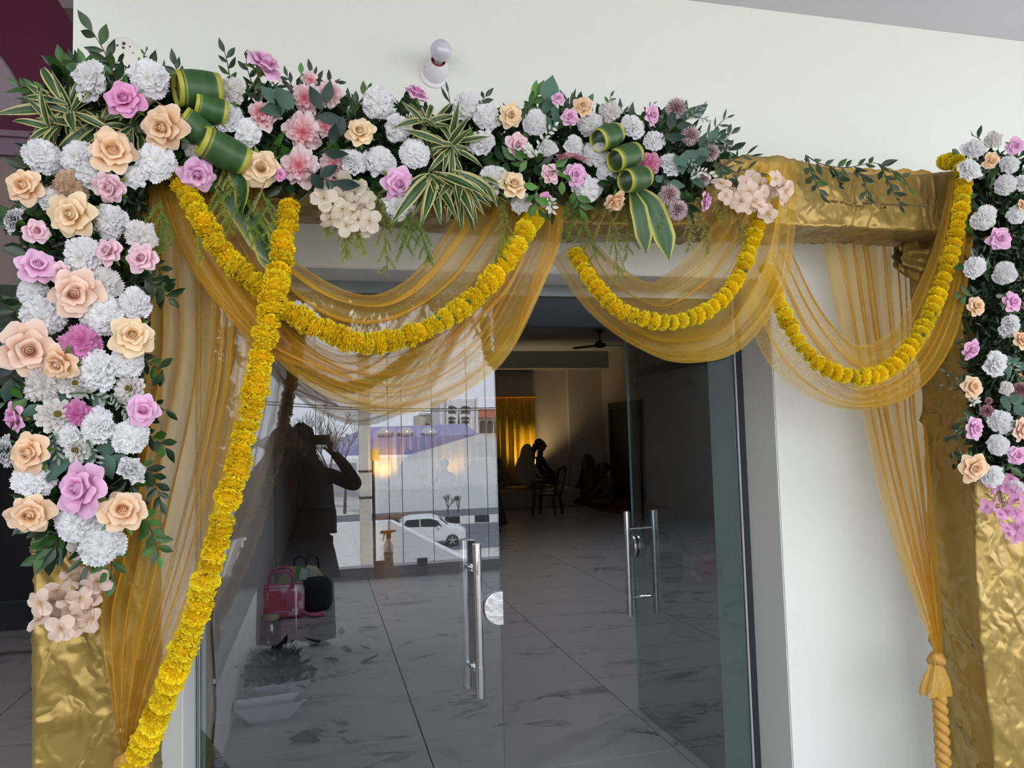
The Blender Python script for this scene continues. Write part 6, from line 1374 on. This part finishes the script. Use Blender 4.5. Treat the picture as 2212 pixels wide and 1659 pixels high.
# folded broad leaves: rolled loops and the long blades below them
def loop(cx, cy, r, w, axdeg, toward, label, Y=2.08, start=0, sweep=5.6, drop=0):
    c = PY(cx, cy, Y); a = math.radians(axdeg); ax = Vector((math.cos(a), toward, -math.sin(a))).normalized()
    u = ax.cross(Vector((0, 1, 0))).normalized(); v = ax.cross(u).normalized(); R = px(r, Y); Wd = px(w, Y); b = MB(); vs = []; uv = []; n = 30
    for i in range(n+1):
        t = start + sweep*i/n; rr = R*(1 + .28*math.cos(t - start - sweep/2 + PI)*-1)
        for k in range(9):
            q = k/8; wv = 1 - .12*(2*q-1)**2; vs.append(ax*(q-.5)*Wd + (u*math.cos(t) + v*math.sin(t))*rr*wv*(1+.05*math.sin(t*2+q*3))); uv.append((q, i/n))
    b.add(vs, [(i*9+k, i*9+k+1, i*9+k+10, i*9+k+9) for i in range(n) for k in range(8)], uv, True)
    o = b.obj('folded_leaf', SB, None, Matrix.Translation(c)); o.modifiers.new('thick', 'SOLIDIFY').thickness = .0012
    return tag(o, label, 'foliage', 'rolled striped leaves of the arch')
loop(425, 182, 36, 84, -12, .35, 'rolled striped leaf, topmost loop of the left group of four', 2.09, .5)
loop(455, 228, 26, 62, 6, .35, 'rolled striped leaf, small second loop of the left group of four', 2.09, .5)
loop(425, 270, 28, 62, 32, .35, 'rolled striped leaf, third loop down of the left group of four', 2.08, .5)
loop(487, 318, 32, 96, 18, .45, 'rolled striped leaf, lowest and widest loop of the left group of four', 2.07, .5)
loop(1308, 290, 27, 66, -30, .32, 'rolled striped leaf, top loop of the right group of three', 2.08, .3)
loop(1347, 333, 27, 74, -28, .32, 'rolled striped leaf, middle loop of the right group of three', 2.07, .3)
loop(1370, 380, 27, 68, -20, .32, 'rolled striped leaf, bottom loop of the right group of three', 2.06, .3)
def long_blade(pts, w, label, Y=2.1, m=SB, tw=0):
    Q = spline([PY(x, y, Y + (k == 1)*-.01) for k, (x, y) in enumerate(pts)], 16); b = MB(); vs = []; uv = []; W2 = px(w, Y)/2
    for i, p in enumerate(Q):
        t = i/15; d = (Q[min(15, i+1)]-Q[max(0, i-1)]).normalized(); s = d.cross(Vector((0, 1, 0))).normalized(); s = Matrix.Rotation(tw*t, 3, d) @ s
        hw = max(.0015, W2*min(1, 1.25*math.sin(PI*min(1, .10+.90*t)**1.3)))
        for k in range(7): q = k/6*2-1; vs.append(p + s*hw*q + Vector((0, -.18*hw*abs(q), 0))); uv.append((k/6, t))
    b.add(vs, [(i*7+k, i*7+k+1, i*7+k+8, i*7+k+7) for i in range(15) for k in range(6)], uv, True)
    return tag(b.obj('striped_foliage', m), label, 'foliage', 'long striped blades of the arch')
long_blade([(1362, 405), (1378, 450), (1388, 500), (1396, 548)], 44, 'long striped blade hanging below the right loops, left of two')
long_blade([(1368, 402), (1405, 440), (1430, 500), (1446, 562)], 56, 'long striped blade hanging below the right loops, right of two', 2.12)
long_blade([(455, 375), (500, 425), (550, 500), (590, 575)], 52, 'long striped blade running down behind the marigolds, leftmost of three', 2.16, SB, .5)
long_blade([(492, 350), (520, 400), (520, 450), (524, 475)], 40, 'twisted striped blade hanging under the lowest left loop', 2.12, SB, 1.2)
long_blade([(540, 440), (562, 500), (582, 560), (596, 600)], 46, 'broad green blade behind the crossing of the marigold garlands', 2.17, SB, .3)
# ---- asparagus fern ----
fm_ = [grad_mat('fern_%d' % k, [(0, c), (1, c)], .7, .3, 1, .15) for k, c in enumerate(((.42, .44, .09), (.26, .38, .07), (.52, .48, .14)))]
def fern(pts, w, label, Y=2.12, seed=0, m=0, tw=9):
    rnd = random.Random(seed); P = [PY(x, y, Y) for x, y in pts]; Q = spline(P, 30); o0 = Q[0]; t = empty('asparagus_fern', o0, label, 'foliage', 'hanging asparagus fern sprays')
    st = MB(); st.tube([q-o0 for q in Q], .0011, 4, False); nd = MB(); W2 = px(w, Y)
    def needles(a, b_, n, nl):
        d = (b_-a); L = d.length; d = d.normalized()
        for i in range(n):
            c = a.lerp(b_, i/n)
            for _ in range(3):
                v = (d*.9 + Vector([rnd.uniform(-1, 1) for _ in range(3)])).normalized()*nl*rnd.uniform(.7, 1.2); s = v.orthogonal().normalized()*.0012
                nd.add([c - s, c + s, c + v], [(0, 1, 2)])
    for k in range(tw):
        i = int(2 + 27*k/tw); c = Q[i]-o0; L = W2*(1 - .55*k/tw)*rnd.uniform(.6, 1.1); s_ = 1 if k % 2 else -1
        d = Vector((s_*rnd.uniform(.5, 1), rnd.uniform(-.5, .2), -rnd.uniform(.6, 1.2))).normalized(); e_ = c + d*L*.6 + Vector((0, 0, -L*.3))
        st.tube([c, (c+e_)/2 + Vector((s_*L*.06, 0, L*.04)), e_], .0007, 3, False); needles(c, e_, max(8, int(L/.0022)), .0115)
    needles(Q[3]-o0, Q[15]-o0, 34, .011); needles(Q[15]-o0, Q[29]-o0, 40, .0115)
    st.obj('stem', gst, t); tag(nd.obj('needles', fm_[m], t), kind='stuff')
F_ = 'asparagus fern '
for k, (p, w, m, lab) in enumerate((
    ([(345, 430), (352, 480), (348, 545)], 60, 1, 'spray hanging at the right side of the left column'), ([(425, 440), (430, 500), (432, 570)], 34, 0, 'wisp left of the garland on the sheer swag'),
    ([(500, 395), (545, 440), (555, 520)], 90, 1, 'bush below the left folded loops'), ([(560, 400), (590, 470), (598, 560)], 90, 1, 'bush left of the hanging marigold string'),
    ([(470, 355), (495, 380), (505, 410)], 60, 0, 'tuft beside the pink rose at the garland head'), ([(470, 400), (480, 450), (500, 500)], 60, 0, 'tuft over the striped blade'),
    ([(705, 440), (706, 480), (708, 510)], 26, 0, 'thin wisp left of the cream hydrangea'), ([(735, 470), (745, 515), (750, 560)], 60, 0, 'spray under the cream hydrangea'),
    ([(760, 470), (775, 510), (790, 550)], 50, 0, 'spray right under the cream hydrangea'), ([(820, 400), (828, 480), (838, 592)], 80, 0, 'longest spray over the bare lintel'),
    ([(870, 440), (885, 490), (865, 540)], 80, 1, 'spray under the small hanging white carnation, left'), ([(885, 450), (908, 500), (928, 565)], 80, 1, 'spray under the small hanging white carnation, right'),
    ([(1090, 460), (1090, 510), (1072, 560)], 60, 0, 'spray left of the swooping garland end'), ([(1235, 420), (1238, 470), (1222, 520)], 60, 1, 'spray left of centre under the rose pair'),
    ([(1225, 420), (1260, 480), (1290, 560)], 90, 1, 'dense spray before the beam under the rose pair'), ([(1310, 430), (1325, 500), (1338, 610)], 90, 0, 'long drooping spray left of the striped blades'),
    ([(1340, 430), (1360, 480), (1352, 560)], 70, 0, 'spray touching the left striped blade'), ([(1480, 450), (1492, 490), (1486, 545)], 50, 2, 'spray under the lower pompom pair, left'),
    ([(1505, 450), (1520, 490), (1530, 550)], 50, 2, 'spray under the side-on pink rose'), ([(1550, 430), (1562, 455), (1560, 475)], 40, 2, 'short tuft left under the peach hydrangea'),
    ([(1575, 440), (1595, 475), (1600, 530)], 60, 2, 'spray under the peach hydrangea'), ([(1085, 435), (1088, 455), (1090, 475)], 34, 0, 'short tuft under the creamy middle rose'),
    ([(1435, 440), (1425, 470), (1420, 500)], 30, 0, 'short tuft behind the right striped blade'))): fern(p, w, F_ + lab, 2.12, k, m)
# ---- pale filler sprigs ----
fl_ = grad_mat('pale_filler', [(0, (.25, .30, .25)), (1, (.42, .46, .42))], .8, .2); wf = grad_mat('white_filler', [(0, (.5, .55, .45)), (1, (.78, .78, .74))], .8, .2)
LM['fill'] = [leaf_mesh(.3, fl_, .2)]; LM['wfill'] = [leaf_mesh(.5, wf, .2)]
for k, (p, n, ls, kd, lab) in enumerate((
    ([(150,850),(195,850),(235,870)], 12, 18, 'fill', 'frosted grey sprig right of the upper zinnia'), ([(240,850),(265,880),(280,905)], 14, 16, 'fill', 'frosted grey sprig above the right-side white carnation'),
    ([(115,925),(118,960),(125,990)], 12, 18, 'fill', 'frosted grey sprig under the largest zinnia'), ([(190,950),(205,990),(215,1030)], 12, 18, 'fill', 'frosted grey sprig hanging over the largest low pink rose'),
    ([(1155,330),(1185,285),(1200,270)], 12, 14, 'wfill', 'white flowered filler sprig right of the two-tone pink rose'), ([(1160,340),(1150,330),(1140,322)], 8, 18, 'wfill', 'white filler blossoms beside the two-tone pink rose'),
    ([(1480,260),(1510,235),(1520,225)], 10, 13, 'fill', 'pale fern tip right of the top pompom, upper'), ([(1490,250),(1515,255),(1530,260)], 10, 13, 'fill', 'pale fern tip right of the top pompom, lower'),
    ([(1490,385),(1515,370),(1540,380)], 14, 14, 'wfill', 'white filler blossoms below the right-end pompom'), ([(1490,340),(1500,360),(1505,380)], 10, 14, 'fill', 'pale filler sprig in the pompom group'),
    ([(2105,880),(2100,870),(2112,862)], 8, 16, 'wfill', 'white filler blossoms left of the dark pompoms'), ([(2150,775),(2185,790),(2200,785)], 10, 14, 'fill', 'pale fern tip at the right frame edge'),
    ([(1185,425),(1190,440),(1195,455)], 8, 16, 'wfill', 'white filler blossoms at the small mauve rose'), ([(1540,300),(1565,305),(1578,330)], 8, 14, 'fill', 'pale curling filler twig at the right end of the top spray'))):
    B(p, n, ls, kd, lab, None, 2.07, 200+k, mt=gst)
# loose stalks
for p, lab in (([(572, 395), (558, 430), (545, 458)], 'bare brown stalk hanging under the creamy rose'), ([(355, 230), (330, 215), (300, 245)], 'bare twig beside the large corner peach rose')):
    tag(MB().tube([PY(x, y, 2.08) for x, y in p], .002, 6).obj('bare_twig', mat('pale_brown_twig_%d' % len(lab), (.28, .17, .08), .7)), lab, 'twig')
# ================= wall fittings =================
bp_ = PY(938, 160, WF); bh = empty('bulb_holder', bp_, 'white angled bulb holder with an unlit frosted bulb on the wall', 'lamp')
A_ = Matrix.Rotation(PI/2, 4, 'X')                               # local z -> out of the wall (-Y)
MB().lathe([(0, 0), (.056, 0), (.056, .004), (.053, .007), (0, .007)], 40, A_).obj('base_plate', M['white'], bh)
ax_ = Vector((.05, -1, .29)).normalized(); Q_ = Vector((0, 0, 1)).rotation_difference(ax_).to_matrix().to_4x4(); up_ = Matrix.Translation((.004, -.004, .006)) @ Q_
MB().lathe([(.046, -.012), (.046, .02), (.042, .035), (.030, .055), (.0265, .058)], 36, up_).obj('holder_body', M['white'], bh)
MB().lathe([(.0265, .058), (.0275, .061), (.024, .063), (.0225, .050), (0, .050)], 32, up_).obj('holder_ring', M['red'], bh)
cap = MB().lathe([(.015, .05), (.0175, .066), (.019, .072)], 28, up_).obj('bulb_neck', M['white'], bh)
MB().lathe([(.019, .070), (.0225, .076), (.031, .086), (.0365, .098), (.0385, .110), (.0365, .122), (.030, .134), (.019, .142), (.008, .146), (0, .1465)], 36, up_).obj('bulb', M['bulb'], bh)
vm = mat('vent_slot', (.06, .05, .06), .6)
for k in (-1, 0, 1):
    MB().box((-.0008, -.0015, -.005), (.0008, .0015, .005)).obj('vent_slot', vm, bh, Matrix.Translation((.012 + k*.0035, -.034, -.026)))
    MB().box((-.0006, -.0015, -.004), (.0006, .0015, .004)).obj('vent_slot', vm, bh, Matrix.Translation((-.037 + k*.003, -.028, .010)))
cp_ = PY(267, 119, WF); cv = empty('junction_cover', cp_, 'round painted junction cover with small holes on the wall at upper left', 'cover')
MB().lathe([(0, .003), (.058, .003), (.062, .001), (.062, 0)], 48, A_).obj('cover_disc', mat('painted_cover', (.80, .80, .71), .5), cv)
for x, y, r in ((254, 99, 2.2), (268, 95, 3.2), (246, 110, 2), (267, 104, 2.6), (266, 121, 2.6), (281, 102, 1.4), (288, 115, 1.2)):
    q = PY(x, y, WF) - cp_; MB().lathe([(0, .0042), (px(r, WF), .0042), (px(r, WF)*1.1, .003)], 12, Matrix.Translation((q.x, 0, q.z)) @ A_).obj('screw_hole', vm, cv)
